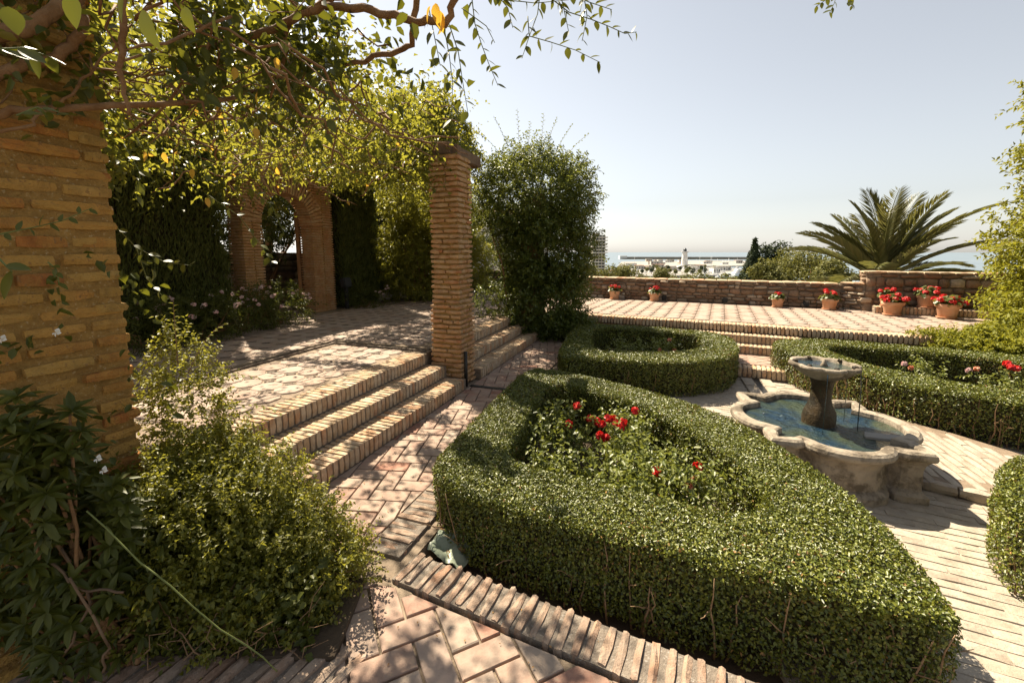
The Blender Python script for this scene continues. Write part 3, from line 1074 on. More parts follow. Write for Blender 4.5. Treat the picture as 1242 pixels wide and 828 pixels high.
# gutter strap and small iron post beside the slim pillar
g = link('drain_spout', tube_mesh([([pq(4.80, -2.335, 0.0), pq(4.80, -2.335, 0.45)], 0.022)], 8), MT['iron'])
tag(g, 'thin black iron drain pipe at the foot of the slim brick pillar', 'pipe')
link('runnel', box_mesh(-0.36, 0.36, -0.03, 0.03, 0.0, 0.008), MT['iron'], path_base, pq(4.84, -1.93, 0.0), (0, 0, ANG_N))

# ------------------------------------------------------------------ archway (in line with the court edge)
QA = -7.0
ar = empty('brick_archway', pq(6.4, QA, LZ), 'brick archway with a half round arch and an open wooden door', 'archway')


def arch_pt(p, d, z):
    """p along the wall, d depth behind its face"""
    return pq(p, QA - d, z)


AB = piece_set(0.25, 0.12, 0.040, 'brick', 5, 0.15, 0.003)
for nm, p0, p1 in (('left', 5.58, 6.00), ('right', 7.16, 7.78)):
    items = []
    nb = max(2, int((p1 - p0) / 0.27))
    for c in range(62):
        z = LZ + 0.02 + c * 0.053
        for k in range(nb):
            st = (p1 - p0) / nb
            p = p0 + (k + .5) * st
            x, y, _ = arch_pt(p, 0.06 + random.uniform(-.008, .008), 0)
            items.append((random.choice(AB), Matrix.Translation((x, y, z)) @ Matrix.Rotation(ANG_A, 4, 'Z') @ Matrix.Diagonal((st / 0.25 * random.uniform(.92, .985), 1, random.uniform(.85, 1.1), 1))))
        for pe in ((p0 - .0), (p1 + .0)):
            for kd in range(2):
                x, y, _ = arch_pt(pe + (0.06 if pe == p0 else -0.06), 0.19 + kd * 0.04, 0)
                items.append((random.choice(AB), Matrix.Translation((x, y, z)) @ Matrix.Rotation(ANG_N, 4, 'Z') @ Matrix.Diagonal((random.uniform(.95, 1.05), 1.02, random.uniform(.85, 1.1), 1))))
    j = link('jamb', join_meshes('jamb', items, 'brick'), None, ar, kind='stuff')
    c0_, c1_ = arch_pt(p0 + .03, 0.03, 0), arch_pt(p1 - .03, 0.31, 0)
    mc = ((c0_[0] + c1_[0]) / 2, (c0_[1] + c1_[1]) / 2, 0)
    link('mortar_core', box_mesh(-(p1 - p0) / 2 + .03, (p1 - p0) / 2 - .03, -0.14, 0.14, LZ - 0.02, LZ + 3.3), MT['mortar'], ar, mc, (0, 0, ANG_A))
# voussoirs
APC, AZ, AR = 6.58, LZ + 1.82, 0.585
vs = piece_set(0.35, 0.052, 0.34, 'brick', 5, 0.12, 0.003)
for k in range(33):
    a = math.pi * (k + 0.5) / 33
    rad = AR + 0.175
    c = arch_pt(APC + math.cos(a) * rad, 0.165, AZ + math.sin(a) * rad)
    o = link('voussoir', random.choice(vs), None, ar, c, (0, 0, 0), (1, random.uniform(.95, 1.05), 1))
    X = Vector((A2[0] * math.cos(a), A2[1] * math.cos(a), math.sin(a)))
    Z = Vector((N2[0], N2[1], 0))
    Y = Z.cross(X)
    o.rotation_euler = Matrix((X, Y, Z)).transposed().to_euler()
# infill wall above the arch (spandrels), open under the ring
V, Fs = [], []
ns = 24
for dd in (0.05, 0.30):
    for i in range(ns + 1):
        a = math.pi * i / ns
        V.append(arch_pt(APC + math.cos(a) * (AR + .20), dd, AZ + math.sin(a) * (AR + .20)))
    for i in range(ns + 1):
        a = math.pi * i / ns
        V.append(arch_pt(APC + math.cos(a) * 0.78 * (1 if abs(math.cos(a)) < .98 else 1), dd, LZ + 3.3))
h = 2 * (ns + 1)
for i in range(ns):
    for b0, fl in ((0, 1), (h, -1)):
        f = (b0 + i, b0 + i + 1, b0 + ns + 1 + i + 1, b0 + ns + 1 + i)
        Fs.append(f if fl > 0 else f[::-1])
    Fs.append((i, i + 1, h + i + 1, h + i))
    Fs.append((ns + 1 + i, ns + 2 + i, h + ns + 2 + i, h + ns + 1 + i))
link('spandrel', raw_mesh('spandrel', V, Fs), MT['mortar'], ar)
# open door leaf, seen nearly edge on
x, y, _ = arch_pt(7.12, 0.36, 0)
dr = link('door', box_mesh(-0.035, 0.035, -0.85, 0.0, 0.0, 2.1, 0.006), MT['door_wood'], ar, (x, y, LZ + 0.01), (0, 0, R(204)))
for zz in (0.35, 1.0, 1.65):
    link('plank_batten', box_mesh(-0.05, -0.036, -0.82, -0.03, zz, zz + 0.1, 0.003), MT['door_wood'], dr, (x, y, LZ + 0.01), (0, 0, R(204)))
fl = empty('floodlight', pq(7.93, QA + 0.15, LZ + 0.55), 'small black floodlight on a bracket beside the archway', 'light')
c = pq(7.93, QA + 0.15, LZ + 0.58)
link('housing', box_mesh(-0.12, 0.12, -0.07, 0.07, -0.10, 0.12, 0.02), MT['iron'], fl, c, (R(-12), 0, ANG_A))
link('bracket', box_mesh(-0.03, 0.03, -0.03, 0.03, -0.6, -0.09), MT['iron'], fl, c, (0, 0, ANG_A))

# ------------------------------------------------------------------ rubble stone walls
ST_SETS = []
for k in range(10):
    rs = random.Random(k + 50)
    bm = bmesh.new()
    bmesh.ops.create_cube(bm, size=1.0)
    bmesh.ops.subdivide_edges(bm, edges=bm.edges[:], cuts=1, use_grid_fill=True)
    for v in bm.verts:
        kk = sum(1 for a in v.co if abs(a) > 0.49)
        v.co *= (1, 1.0, 0.93, 0.80)[kk]
        v.co += Vector((rs.uniform(-1, 1), rs.uniform(-1, 1), rs.uniform(-1, 1))) * 0.055
    me = bm_mesh(bm, smooth=True)
    ST_SETS.append(me)
ST_P = []
for me in ST_SETS[:4]:
    m2 = me.copy()
    m2.materials.append(MT['highlight_stone'])
    ST_P.append(m2)
for me in ST_SETS:
    me.materials.append(MT['stone'])


def stone_wall(name, label, A, B, z0, z1, thick, end_stones=True, big=1.0, cap=True, limit=290, two_sided=False, cat='wall'):
    A, B = Vector((A[0], A[1], 0)), Vector((B[0], B[1], 0))
    d = (B - A)
    L = d.length
    d.normalize()
    nrm = Vector((d.y, -d.x, 0))             # face towards the garden
    rz = math.atan2(d.y, d.x)
    mid = (A + B) / 2
    t = empty(name, (mid.x, mid.y, z0), label, cat)
    c = mid - nrm * (thick / 2 + 0.02)
    link('mortar_core', box_mesh(-L / 2, L / 2, -thick / 2, thick / 2, z0 - 0.05, z1 - 0.02), MT['dark_mortar'], t, (c.x, c.y, 0), (0, 0, rz))
    z = z0
    n = 0
    rest = []
    while z < z1 - 0.05:
        hgt = min(random.uniform(0.055, 0.15) * big, z1 - 0.035 - z)
        s = random.uniform(-0.1, 0)
        while s < L:
            w = random.uniform(0.10, 0.30) * big
            x = s + w / 2
            if w / 2 - 0.05 < x < L - w / 2 + .05:
                hh = hgt * random.uniform(0.7, 1.25)
                pos = A + d * x - nrm * 0.03
                pale = random.random() < 0.2
                me = random.choice(ST_P if pale else ST_SETS)
                dp = random.uniform(0.10, 0.17) * (1.15 if pale else 1)
                args = (pos.x, pos.y, z + hgt / 2 + random.uniform(-.01, .01))
                rot = (random.uniform(-.08, .08), random.uniform(-.09, .09), rz + random.uniform(-.05, .05))
                sc = (w * 0.99, dp, hh)
                if n < limit:
                    link('stone', me, None, t, args, rot, sc)
                else:
                    rest.append((me, Matrix.LocRotScale(Vector(args), Matrix.Rotation(rot[2], 3, 'Z').to_quaternion(), Vector(sc))))
                n += 1
            s += w + random.uniform(0.0, 0.015)
        z += hgt + 0.008
    if rest:
        link('stone', join_meshes('stone', rest, 'stone'), None, t, kind='stuff')
    if cap:
        s = 0.0
        while s < L:
            w = min(random.uniform(0.22, 0.34), L - s)
            if w > 0.08:
                pos = A + d * (s + w / 2) - nrm * (thick / 2)
                me = piece_mesh(w * 0.97, thick + 0.09, 0.045, 0.2, 0.004, int(s * 100))
                link('cap_stone', me, MT['step_brick'], t, (pos.x, pos.y, z1 - 0.012 + random.uniform(-.004, .004)), (0, 0, rz + random.uniform(-.01, .01)))
            s += w
    return t


stone_wall('parapet_wall', 'low rubble stone parapet along the far terrace with sea view beyond', rm(-4.6, 12.0), rm(2.50, 12.0), LZ - .02, LZ + 0.57, 0.40)
stone_wall('parapet_wall', 'higher rubble stone parapet behind the group of red geranium pots', rm(2.87, 11.75), rm(8.2, 11.75), LZ - .02, LZ + 0.86, 0.42, big=1.25)
stone_wall('wall_return', 'short sunlit pale stone return joining the low and high parapet', rm(2.47, 12.02), rm(2.87, 11.76), LZ - .02, LZ + 0.60, 0.30, big=0.8)
stone_wall('wall_end', 'sunlit end face of the higher parapet with narrow brick quoins', rm(2.86, 12.15), rm(2.86, 11.73), LZ - .02, LZ + 0.86, 0.10, big=0.7)
stone_wall('courtyard_wall', 'far low stone wall below the white house with grey shutters', (-6.0, 17.6), (1.0, 14.6), LZ - .04, LZ + 0.62, 0.4, big=1.3)
stone_wall('passage_wall', 'tall rubble stone wall seen through the archway', pq(5.0, -9.6), pq(10.5, -9.4), LZ - .1, LZ + 1.25, 0.4, big=1.5)
# scuppers at the foot of the parapet
for r in (-1.3, 0.15, 1.85):
    o = link('scupper', box_mesh(-0.06, 0.06, -0.09, 0.09, 0, 0.12, 0.01), MT['iron'], None, rm(r, 12.03, LZ + 0.02), (0, 0, ANG_B))
    tag(o, 'small dark drain hole at the foot of the low parapet', 'drain', 'drain holes along the parapet foot')
# brick platform in front of the high parapet
pf = empty('brick_platform', rm(5, 11.3, LZ), 'low sunlit brick platform at the foot of the higher parapet', 'platform')
link('mortar_bed', prism_mesh([rm(2.99, 11.41)[:2], rm(8.0, 11.41)[:2], rm(8.0, 11.74)[:2], rm(2.99, 11.74)[:2]], LZ - 0.03, LZ + 0.135), MT['dark_mortar'], pf)
for k in range(78):
    put('brick', TE, pf, rm(3.02 + k * 0.0625, 11.40 + .134, LZ + 0.078), ANG_B + math.pi / 2, 0.015, (1, 1, 1.02), 0.003)

# ------------------------------------------------------------------ geranium pots
POT_MESH = lathe_mesh([(0.0, 0.0), (0.088, 0.0), (0.092, 0.008), (0.118, 0.15), (0.122, 0.155), (0.134, 0.157), (0.137, 0.165), (0.139, 0.198), (0.135, 0.205), (0.122, 0.205), (0.118, 0.196), (0.112, 0.16)], 26)
POT_MESH.materials.append(MT['terracotta'])
SAUCER = lathe_mesh([(0, 0), (0.10, 0), (0.115, 0.022), (0.108, 0.022), (0.095, 0.008), (0.0, 0.008)], 24)
SAUCER.materials.append(MT['terracotta'])
SOIL_D = lathe_mesh([(0.0, 0.178), (0.06, 0.18), (0.113, 0.175)], 18)
SOIL_D.materials.append(MT['soil'])


def bloom_mesh(rad, n, L, mat, flat=0.7):
    d = rand_dirs(n)
    d[:, 2] = np.abs(d[:, 2]) * 0.9 - 0.15
    d = unit(d)
    P = d * rad * np.array((1, 1, flat))
    Nn = d
    V, (k, polys) = leaf_verts(P - d * L * 0.2, unit(np.cross(d, rand_dirs(n))), Nn, np.full(n, L), 0.95, 0.15, 6)
    me = fast_mesh('bloom', V, k, polys)
    me.materials.append(MT[mat])
    return me


GER = [bloom_mesh(0.040, 46, 0.030, 'red_petal') for _ in range(3)]
GER_LEAF = []
for i in range(3):
    n = 150
    d = rand_dirs(n)
    d[:, 2] = np.abs(d[:, 2])
    P = d * np.array((0.15, 0.15, 0.13)) * RNG.uniform(0.45, 1.0, (n, 1)) + np.array((0, 0, 0.20))
    Nn = unit(d + np.array((0, 0, 0.8)) + rand_dirs(n) * 0.5)
    V, (k, polys) = leaf_verts(P, np.cross(Nn, rand_dirs(n)), Nn, RNG.uniform(0.05, 0.08, n), 1.0, 0.12, 6)
    me = fast_mesh('geranium_leaves', V, k, polys)
    me.materials.append(MT['shrub'])
    GER_LEAF.append(me)


def geranium(loc, s, label, nb, spread=0.13, top=0.34, group='geranium pots along the parapet', stagger=0):
    rs = random.Random(int(loc[0] * 77) + stagger)
    t = empty('geranium_pot', loc, label, 'flower pot', group, rs.uniform(0, 6))
    s *= 0.9
    t.scale = (s, s, s)
    pt = link('pot', POT_MESH, None, t, local=True)
    link('saucer', SAUCER, None, t, local=True)
    link('soil', SOIL_D, None, t, local=True)
    link('leaves', rs.choice(GER_LEAF), None, t, local=True)
    stems = []
    for k in range(nb):
        a = k * 2.4 + rs.uniform(-.3, .3)
        r = spread * math.sqrt((k + .5) / nb)
        p = (math.cos(a) * r, math.sin(a) * r, top - r * 0.45 + rs.uniform(-.02, .03))
        link('bloom', rs.choice(GER), None, t, p, (rs.uniform(-.4, .4), rs.uniform(-.4, .4), rs.uniform(0, 6)), local=True)
        stems.append(([(p[0] * .3, p[1] * .3, 0.17), (p[0] * .75, p[1] * .75, 0.26), p], 0.004))
    link('stem', tube_mesh(stems, 5), MT['green_stem'], t, local=True, kind='stuff')
    return t


PZ = LZ + 0.004
geranium(rm(-2.57, 11.74, PZ), 1.25, 'terracotta pot of red geraniums by the parapet closest to the bushy climber', 6)
geranium(rm(-1.52, 11.74, PZ), 1.2, 'terracotta pot of deep red geraniums, second from the bushy climber', 7, 0.12)
geranium(rm(1.25, 11.68, PZ), 1.15, 'small terracotta pot with few red geraniums standing alone by the low parapet', 3, 0.08)
geranium(rm(2.24, 11.66, PZ), 1.35, 'terracotta pot with red geraniums beside the pale stone wall return', 5, 0.14, 0.36)
geranium(rm(3.20, 11.17, PZ), 1.5, 'wide terracotta pot full of red geraniums at the corner of the brick platform', 13, 0.17, 0.31)
geranium(rm(3.21, 11.54, LZ + 0.148), 1.25, 'red geraniums in a pot on the platform behind the wide corner pot', 6, 0.15, 0.33)
geranium(rm(3.84, 11.54, LZ + 0.148), 1.5, 'terracotta pot of red geraniums standing up on the brick platform', 9, 0.15, 0.31)
geranium(rm(4.02, 11.12, PZ), 1.55, 'rightmost wide geranium pot on the terrace beside the leafy climber mound', 12, 0.17, 0.30)

# ------------------------------------------------------------------ fountain
AF = np.array((0.27, 0.963))
NF = np.array((0.963, -0.27))


def quatre():
    pts = []
    hx, hy = 0.53, 0.595

    def arc(cx, cy, rx, ry, a0, a1, n):
        for i in range(n + 1):
            a = a0 + (a1 - a0) * i / n
            pts.append((cx + rx * math.cos(a), cy + ry * math.sin(a)))
    lx, ly = 0.30, 0.33                   # half widths of the lobes
    k = 14
    # start at right side, counter clockwise: right lobe, corner, far lobe, corner, ...
    arc(hx - 0.06, 0, 0.22, ly, -math.pi / 2, math.pi / 2, k)
    pts.append((hx - 0.01, ly + 0.02)); pts.append((hx + 0.0, ly + 0.09)); pts.append((hx, hy)); pts.append((lx + 0.06, hy)); pts.append((lx + 0.01, hy - 0.02))
    arc(0, hy - 0.07, lx, 0.22, 0, math.pi, k)
    pts.append((-lx - 0.01, hy - 0.02)); pts.append((-lx - 0.06, hy)); pts.append((-hx, hy)); pts.append((-hx, ly + 0.09)); pts.append((-hx + 0.01, ly + 0.02))
    arc(-hx + 0.06, 0, 0.22, ly, math.pi / 2, 3 * math.pi / 2, k)
    pts.append((-hx + 0.01, -ly - 0.02)); pts.append((-hx, -ly - 0.09)); pts.append((-hx, -hy)); pts.append((-lx - 0.06, -hy)); pts.append((-lx - 0.01, -hy + 0.02))
    arc(0, -hy + 0.07, lx, 0.22, math.pi, 2 * math.pi, k)
    pts.append((lx + 0.01, -hy + 0.02)); pts.append((lx + 0.06, -hy)); pts.append((hx, -hy)); pts.append((hx, -ly - 0.09)); pts.append((hx - 0.01, -ly - 0.02))
    return np.array(pts)


QP = quatre()


def offset_loop(P, d):
    n = len(P)
    out = []
    for i in range(n):
        t0 = P[i] - P[i - 1]
        t1 = P[(i + 1) % n] - P[i]
        n0 = np.array((t0[1], -t0[0])) / max(np.linalg.norm(t0), 1e-6)
        n1 = np.array((t1[1], -t1[0])) / max(np.linalg.norm(t1), 1e-6)
        m = n0 + n1
        m = m / max(np.linalg.norm(m), 0.5)
        out.append(P[i] + m * d)
    return np.array(out)


def loft(rings, cap_top=False, cap_bot=False):
    n = len(rings[0][0])
    V, Fs = [], []
    for P, z in rings:
        V.extend([(x, y, z) for x, y in P])
    for k in range(len(rings) - 1):
        for i in range(n):
            j = (i + 1) % n
            Fs.append((k * n + i, k * n + j, (k + 1) * n + j, (k + 1) * n + i))
    if cap_top: Fs.append(tuple((len(rings) - 1) * n + i for i in range(n)))
    if cap_bot: Fs.append(tuple(reversed(range(n))))
    return raw_mesh('loft', V, Fs)


fr = math.atan2(NF[1], NF[0])
ft = empty('fountain', (FC[0], FC[1], FZ), 'stone fountain with lobed basin and scalloped bowl on a mossy baluster', 'fountain')
FL = (FC[0], FC[1], 0.0)


def fpart(name, me, mat, parent=ft, loc=FL, rz=fr):
    return link(name, me, MT[mat], parent, loc, (0, 0, rz))


basin_prof = [(-0.01, FZ - 0.02), (-0.01, FZ + 0.05), (-0.03, FZ + 0.065), (-0.06, FZ + 0.085), (-0.062, 0.10), (-0.05, 0.14), (-0.03, 0.165), (-0.02, 0.178)]
fpart('basin', loft([(offset_loop(QP, d), z) for d, z in basin_prof]), 'fountain')
rim_prof = [(-0.05, 0.165), (-0.012, 0.178), (0.008, 0.19), (0.014, 0.21), (0.008, 0.235), (-0.012, 0.25), (-0.070, 0.25), (-0.088, 0.24), (-0.092, 0.21), (-0.092, -0.02)]
fpart('rim', loft([(offset_loop(QP, d), z) for d, z in rim_prof]), 'fountain')
fpart('basin_floor', loft([(offset_loop(QP, -0.085), -0.02), (offset_loop(QP, -0.09), -0.015)], True), 'mossy')
# water surface: concentric rings so that it can ripple
fpart('water', loft([(offset_loop(QP, -0.085) * s, 0.195) for s in (1.0, 0.75, 0.5, 0.25, 0.02)], True), 'basin_water')
ped = [(0.175, 0.0), (0.175, 0.10), (0.155, 0.14), (0.150, 0.19), (0.158, 0.25), (0.145, 0.31), (0.115, 0.37), (0.098, 0.43), (0.092, 0.50), (0.100, 0.56), (0.12, 0.60), (0.13, 0.615), (0.10, 0.63)]
pm = lathe_mesh([(r * 0.80, z) for r, z in ped], 28, lambda a, r, z: 1 + 0.05 * math.cos(4 * a))
for v in pm.vertices:
    v.co += Vector((noise.noise(v.co * 9), noise.noise(v.co * 9 + Vector((5, 5, 5))), 0)) * 0.012
fpart('pedestal', pm, 'mossy')


def scal(a, r, z):
    return 1 + (0.15 * abs(math.cos(4 * a)) ** 0.7 - 0.07) * min(1, r / 0.25)


bowl = lathe_mesh([(r * 0.82, z) for r, z in [(0.09, 0.600), (0.14, 0.615), (0.20, 0.645), (0.25, 0.68), (0.278, 0.705), (0.300, 0.712), (0.308, 0.722), (0.306, 0.738), (0.296, 0.744), (0.262, 0.742), (0.250, 0.732), (0.235, 0.70), (0.20, 0.68), (0.0, 0.675)]], 64, scal)
fpart('bowl', bowl, 'fountain')
fpart('bowl_water', lathe_mesh([(0.0, 0.716), (0.10, 0.716), (0.200, 0.716)], 48, scal), 'basin_water')
fpart('jet_nozzle', lathe_mesh([(0.0, 0.70), (0.022, 0.70), (0.03, 0.72), (0.018, 0.745), (0.012, 0.775), (0.0, 0.78)], 12), 'fountain')
for a in (0.4, 1.5, 2.7, 3.6, 4.5, 5.5):
    s = link('spout_boss', piece_mesh(0.05, 0.035, 0.03, 0.3, 0.003, int(a * 10)), MT['mossy'], ft, (FC[0] + 0.214 * math.cos(a), FC[1] + 0.214 * math.sin(a), 0.742), (0, 0, a))
# grey slate slipped into the basin
x, y = FC + NF * 0.40 + AF * -0.27
link('slate', box_mesh(-0.16, 0.10, -0.045, 0.045, -0.012, 0.012, 0.004), MT['quay'], ft, (x, y, 0.222), (R(8), R(-6), R(-35)))
# falling threads of water
thr = []
for a in (5.6, 5.75, 0.2, 4.2):
    x, y = FC[0] + 0.255 * math.cos(a), FC[1] + 0.255 * math.sin(a)
    thr.append(([(x, y, 0.70), (x + .012 * math.cos(a), y + .012 * math.sin(a), 0.55), (x + .018 * math.cos(a), y + .018 * math.sin(a), 0.16)], [0.004, 0.003, 0.002]))
link('water_thread', tube_mesh(thr, 5), MT['basin_water'], ft, kind='stuff')

# ------------------------------------------------------------------ clipped hedges
def chaikin(P, it=2):
    P = [np.array(p, float) for p in P]
    for _ in range(it):
        Q = []
        for i in range(len(P)):
            a, b = P[i], P[(i + 1) % len(P)]
            Q += [a * .8 + b * .2, a * .2 + b * .8]
        P = Q
    return np.array(P)


def seg_dist(X, P):
    """distance of points X (n,2) to closed polyline P"""
    d = np.full(len(X), 1e9)
    for i in range(len(P)):
        a, b = P[i], P[(i + 1) % len(P)]
        ab = b - a
        t = np.clip(((X - a) @ ab) / (ab @ ab), 0, 1)
        d = np.minimum(d, np.linalg.norm(X - (a + t[:, None] * ab), axis=1))
    return d


def in_poly(X, P):
    c = np.zeros(len(X), bool)
    for i in range(len(P)):
        x0, y0 = P[i]
        x1, y1 = P[(i + 1) % len(P)]
        if y0 == y1: continue
        cond = (y0 > X[:, 1]) != (y1 > X[:, 1])
        c ^= cond & (X[:, 0] < (x1 - x0) * (X[:, 1] - y0) / (y1 - y0) + x0)
    return c


def lump(P, f, amp):
    return np.array([noise.noise(Vector(p) * f) for p in P]) * amp


def ring_mesh(outer, inner, z0, z1, di, do):
    """light-blocking core added in a hedge: ring (or solid) inside its clipped surface"""
    def inset(P, d):
        c = P.mean(axis=0)
        return offset_loop(P if area(list(map(tuple, P))) > 0 else P[::-1], -d)
    O = inset(outer, di)
    n = len(O)
    if inner is None:
        return prism_mesh([tuple(p) for p in O], z0, z1)
    I = offset_loop(inner if area(list(map(tuple, inner))) > 0 else inner[::-1], do)
    bm = bmesh.new()
    k = 64

    def resample(P):
        P = np.vstack([P, P[:1]])
        s = np.concatenate([[0], np.cumsum(np.linalg.norm(np.diff(P, axis=0), axis=1))])
        t = np.linspace(0, s[-1], k, endpoint=False)
        return np.stack([np.interp(t, s, P[:, 0]), np.interp(t, s, P[:, 1])], 1)
    O = resample(O)
    I = resample(I)
    sft = np.argmin(np.linalg.norm(I - O[0], axis=1))
    I = np.roll(I, -sft, axis=0)
    ro = [[bm.verts.new((x, y, z)) for x, y in O] for z in (z0, z1)]
    ri = [[bm.verts.new((x, y, z)) for x, y in I] for z in (z0, z1)]
    for i in range(k):
        j = (i + 1) % k
        bm.faces.new((ro[0][i], ro[0][j], ro[1][j], ro[1][i]))
        bm.faces.new((ri[0][j], ri[0][i], ri[1][i], ri[1][j]))
        bm.faces.new((ro[1][i], ro[1][j], ri[1][j], ri[1][i]))
    return bm_mesh(bm)


def hedge(label, outer, inner, z0, z1, dens, leaf, stems=40, edge_r=0.05, bare=0.25, sidef=1.0, group='clipped box hedges around the fountain'):
    outer = chaikin(outer)
    innr = chaikin(inner) if inner is not None else None
    c = outer.mean(axis=0)
    t = empty('box_hedge', (float(c[0]), float(c[1]), z0), label, 'hedge', group)
    # top
    lo, hi = outer.min(axis=0), outer.max(axis=0)
    n = int((hi - lo).prod() * dens * 1.35)
    X = RNG.uniform(lo, hi, (n, 2))
    ok = in_poly(X, outer)
    if innr is not None:
        ok &= ~in_poly(X, innr)
    X = X[ok]
    d = seg_dist(X, outer)
    if innr is not None:
        d = np.minimum(d, seg_dist(X, innr))
    z = z1 - np.maximum(0, edge_r - d) ** 2 / edge_r * 0.8 - RNG.random(len(X)) ** 1.5 * 0.045
    P1 = np.column_stack([X, z])
    P1[:, 2] += lump(P1, 2.5, 0.016) + lump(P1, 13.0, 0.008)
    N1 = np.tile((0, 0, 1.0), (len(P1), 1))
    # sides
    Ps, Ns = [], []
    for L, sgn in ((outer, 1), (innr, -1)):
        if L is None: continue
        if area(list(map(tuple, L))) < 0: L = L[::-1]
        for i in range(len(L)):
            a, b = L[i], L[(i + 1) % len(L)]
            ln = np.linalg.norm(b - a)
            m = RNG.poisson(ln * (z1 - z0) * dens * 0.75 * sidef)
            if m == 0: continue
            tt = RNG.random((m, 1))
            nr = np.array((b[1] - a[1], a[0] - b[0])) / ln * sgn
            h = RNG.random(m)
            h = h ** (1 - bare * 0.5)
            zz = z0 + 0.03 + (z1 - z0 - 0.03) * h
            dep = RNG.random(m) ** 1.4 * 0.06 + np.maximum(0, (zz - z1 + edge_r)) ** 2 / edge_r * 0.7 + np.maximum(0, 0.10 - h) * 0.2
            xy = a + (b - a) * tt - nr * dep[:, None]
            Ps.append(np.column_stack([xy, zz]))
            Ns.append(np.tile((nr[0], nr[1], 0.15), (m, 1)))
    P2 = np.vstack(Ps)
    N2_ = np.vstack(Ns)
    w = lump(P2, 4.0, 0.028) + lump(P2, 13.0, 0.018)
    P2 += N2_ * w[:, None]
    P = np.vstack([P1, P2])
    Nn = np.vstack([N1, N2_])
    cloud('foliage', P, Nn, leaf, 'box', t, 0.62, 0.85, 0.15)
    k = RNG.random(len(P)) < np.clip(0.02 + 0.5 * np.maximum(0, lump(P, 1.7, 1.0) - 0.22), 0, 0.35) * np.where(Nn[:, 2] > 0.5, 0.25, 1.0)
    cloud('dry_leaves', P[k], Nn[k], leaf, 'dry', t, 0.5, 1.2, kind='stuff')
    link('shade_core', ring_mesh(outer, innr, z0 + 0.10, z1 - 0.055, 0.065, 0.065), MT['core'], t)
    # bare stems at the foot
    tb = []
    Lc = outer if area(list(map(tuple, outer))) > 0 else outer[::-1]
    for k in range(stems):
        i = random.randrange(len(Lc))
        a, b = Lc[i], Lc[(i + 1) % len(Lc)]
        q = a + (b - a) * random.random()
        nr = np.array((b[1] - a[1], a[0] - b[0])) / max(1e-6, np.linalg.norm(b - a))
        q = q - nr * random.uniform(0.03, 0.10)
        top = q + nr * random.uniform(-0.02, 0.07)
        h = random.uniform(0.5, 0.95) * (z1 - z0)
        tb.append((wander((q[0], q[1], z0 - 0.02), (top[0] + random.uniform(-.06, .06), top[1] + random.uniform(-.06, .06), z0 + h), 5, 0.03), [0.006, 0.006, 0.005, 0.004, 0.003, 0.002]))
        if random.random() < .6:
            m = tb[-1][0][3]
            tb.append((wander(m, m + Vector((nr[0] * .08 + random.uniform(-.08, .08), nr[1] * .08 + random.uniform(-.08, .08), random.uniform(.02, .12))), 3, 0.02), [.004, .003, .002, .0015]))
    link('stem', tube_mesh(tb, 5), MT['stem'], t, kind='stuff')
    return t


HZ = 0.33
hedge('large box hedge framing the red rose bed, wrapped by brick edging',
      [(-0.56, 2.62), (-0.28, 3.55), (0.20, 5.08), (0.64, 4.82), (1.25, 4.30), (1.62, 3.86), (1.85, 3.45), (1.95, 2.90), (1.97, 2.40), (1.90, 2.00), (1.80, 1.66), (1.69, 1.40), (1.34, 1.555), (0.77, 1.80), (0.19, 2.06), (-0.34, 2.34)],
      [(0.41, 4.48), (0.15, 3.6), (-0.07, 2.78), (0.20, 2.58), (0.80, 2.30), (1.30, 2.10), (1.50, 2.35), (1.46, 3.0), (1.18, 3.75), (0.80, 4.18)],
      FZ - 0.03, HZ, 19000, 0.0165, 170, edge_r=0.035)
hedge('rounded box hedge ring below the terrace edge with a shaded hollow centre',
      [(1.30, 8.30), (2.63, 7.85), (3.42, 7.42), (3.60, 6.9), (3.30, 6.05), (2.88, 5.52), (2.25, 5.27), (1.60, 5.36), (1.10, 5.52), (0.56, 5.50), (0.88, 6.9)],
      [(1.52, 7.90), (3.10, 7.22), (3.00, 6.45), (2.50, 5.90), (1.90, 5.80), (1.15, 5.95), (1.3, 6.9)],
      FZ - 0.03, HZ, 8500, 0.023, 60, edge_r=0.035)
hedge('box hedge bed behind the fountain with browned twiggy side',
      [(3.92, 6.40), (4.30, 6.72), (4.89, 6.80), (5.83, 6.28), (7.3, 5.70), (7.2, 3.4), (5.5, 2.95), (4.75, 3.78), (4.22, 4.22), (4.00, 4.84), (3.88, 5.7)],
      [(4.60, 6.42), (6.3, 5.62), (6.4, 4.2), (5.5, 3.75), (4.66, 4.62), (4.36, 5.23)],
      FZ - 0.03, HZ, 7800, 0.023, 190, bare=0.6, sidef=0.8, edge_r=0.035)
hedge('near box hedge corner beside the sunlit court paving',
      [(2.62, 1.90), (2.76, 2.28), (3.12, 2.60), (3.60, 2.86), (4.6, 2.40), (4.3, 1.3), (3.1, 1.2)], None,
      FZ - 0.03, HZ, 12000, 0.019, 40, edge_r=0.035)

# ------------------------------------------------------------------ roses inside the hedges
ROSE = [bloom_mesh(0.030, 30, 0.036, 'red_petal', 0.8) for _ in range(3)]
ROSE_O = [bloom_mesh(0.022, 18, 0.030, 'orange_petal', 0.8) for _ in range(2)]
ROSE_P = [bloom_mesh(0.026, 22, 0.032, 'pink_petal', 0.8) for _ in range(2)]


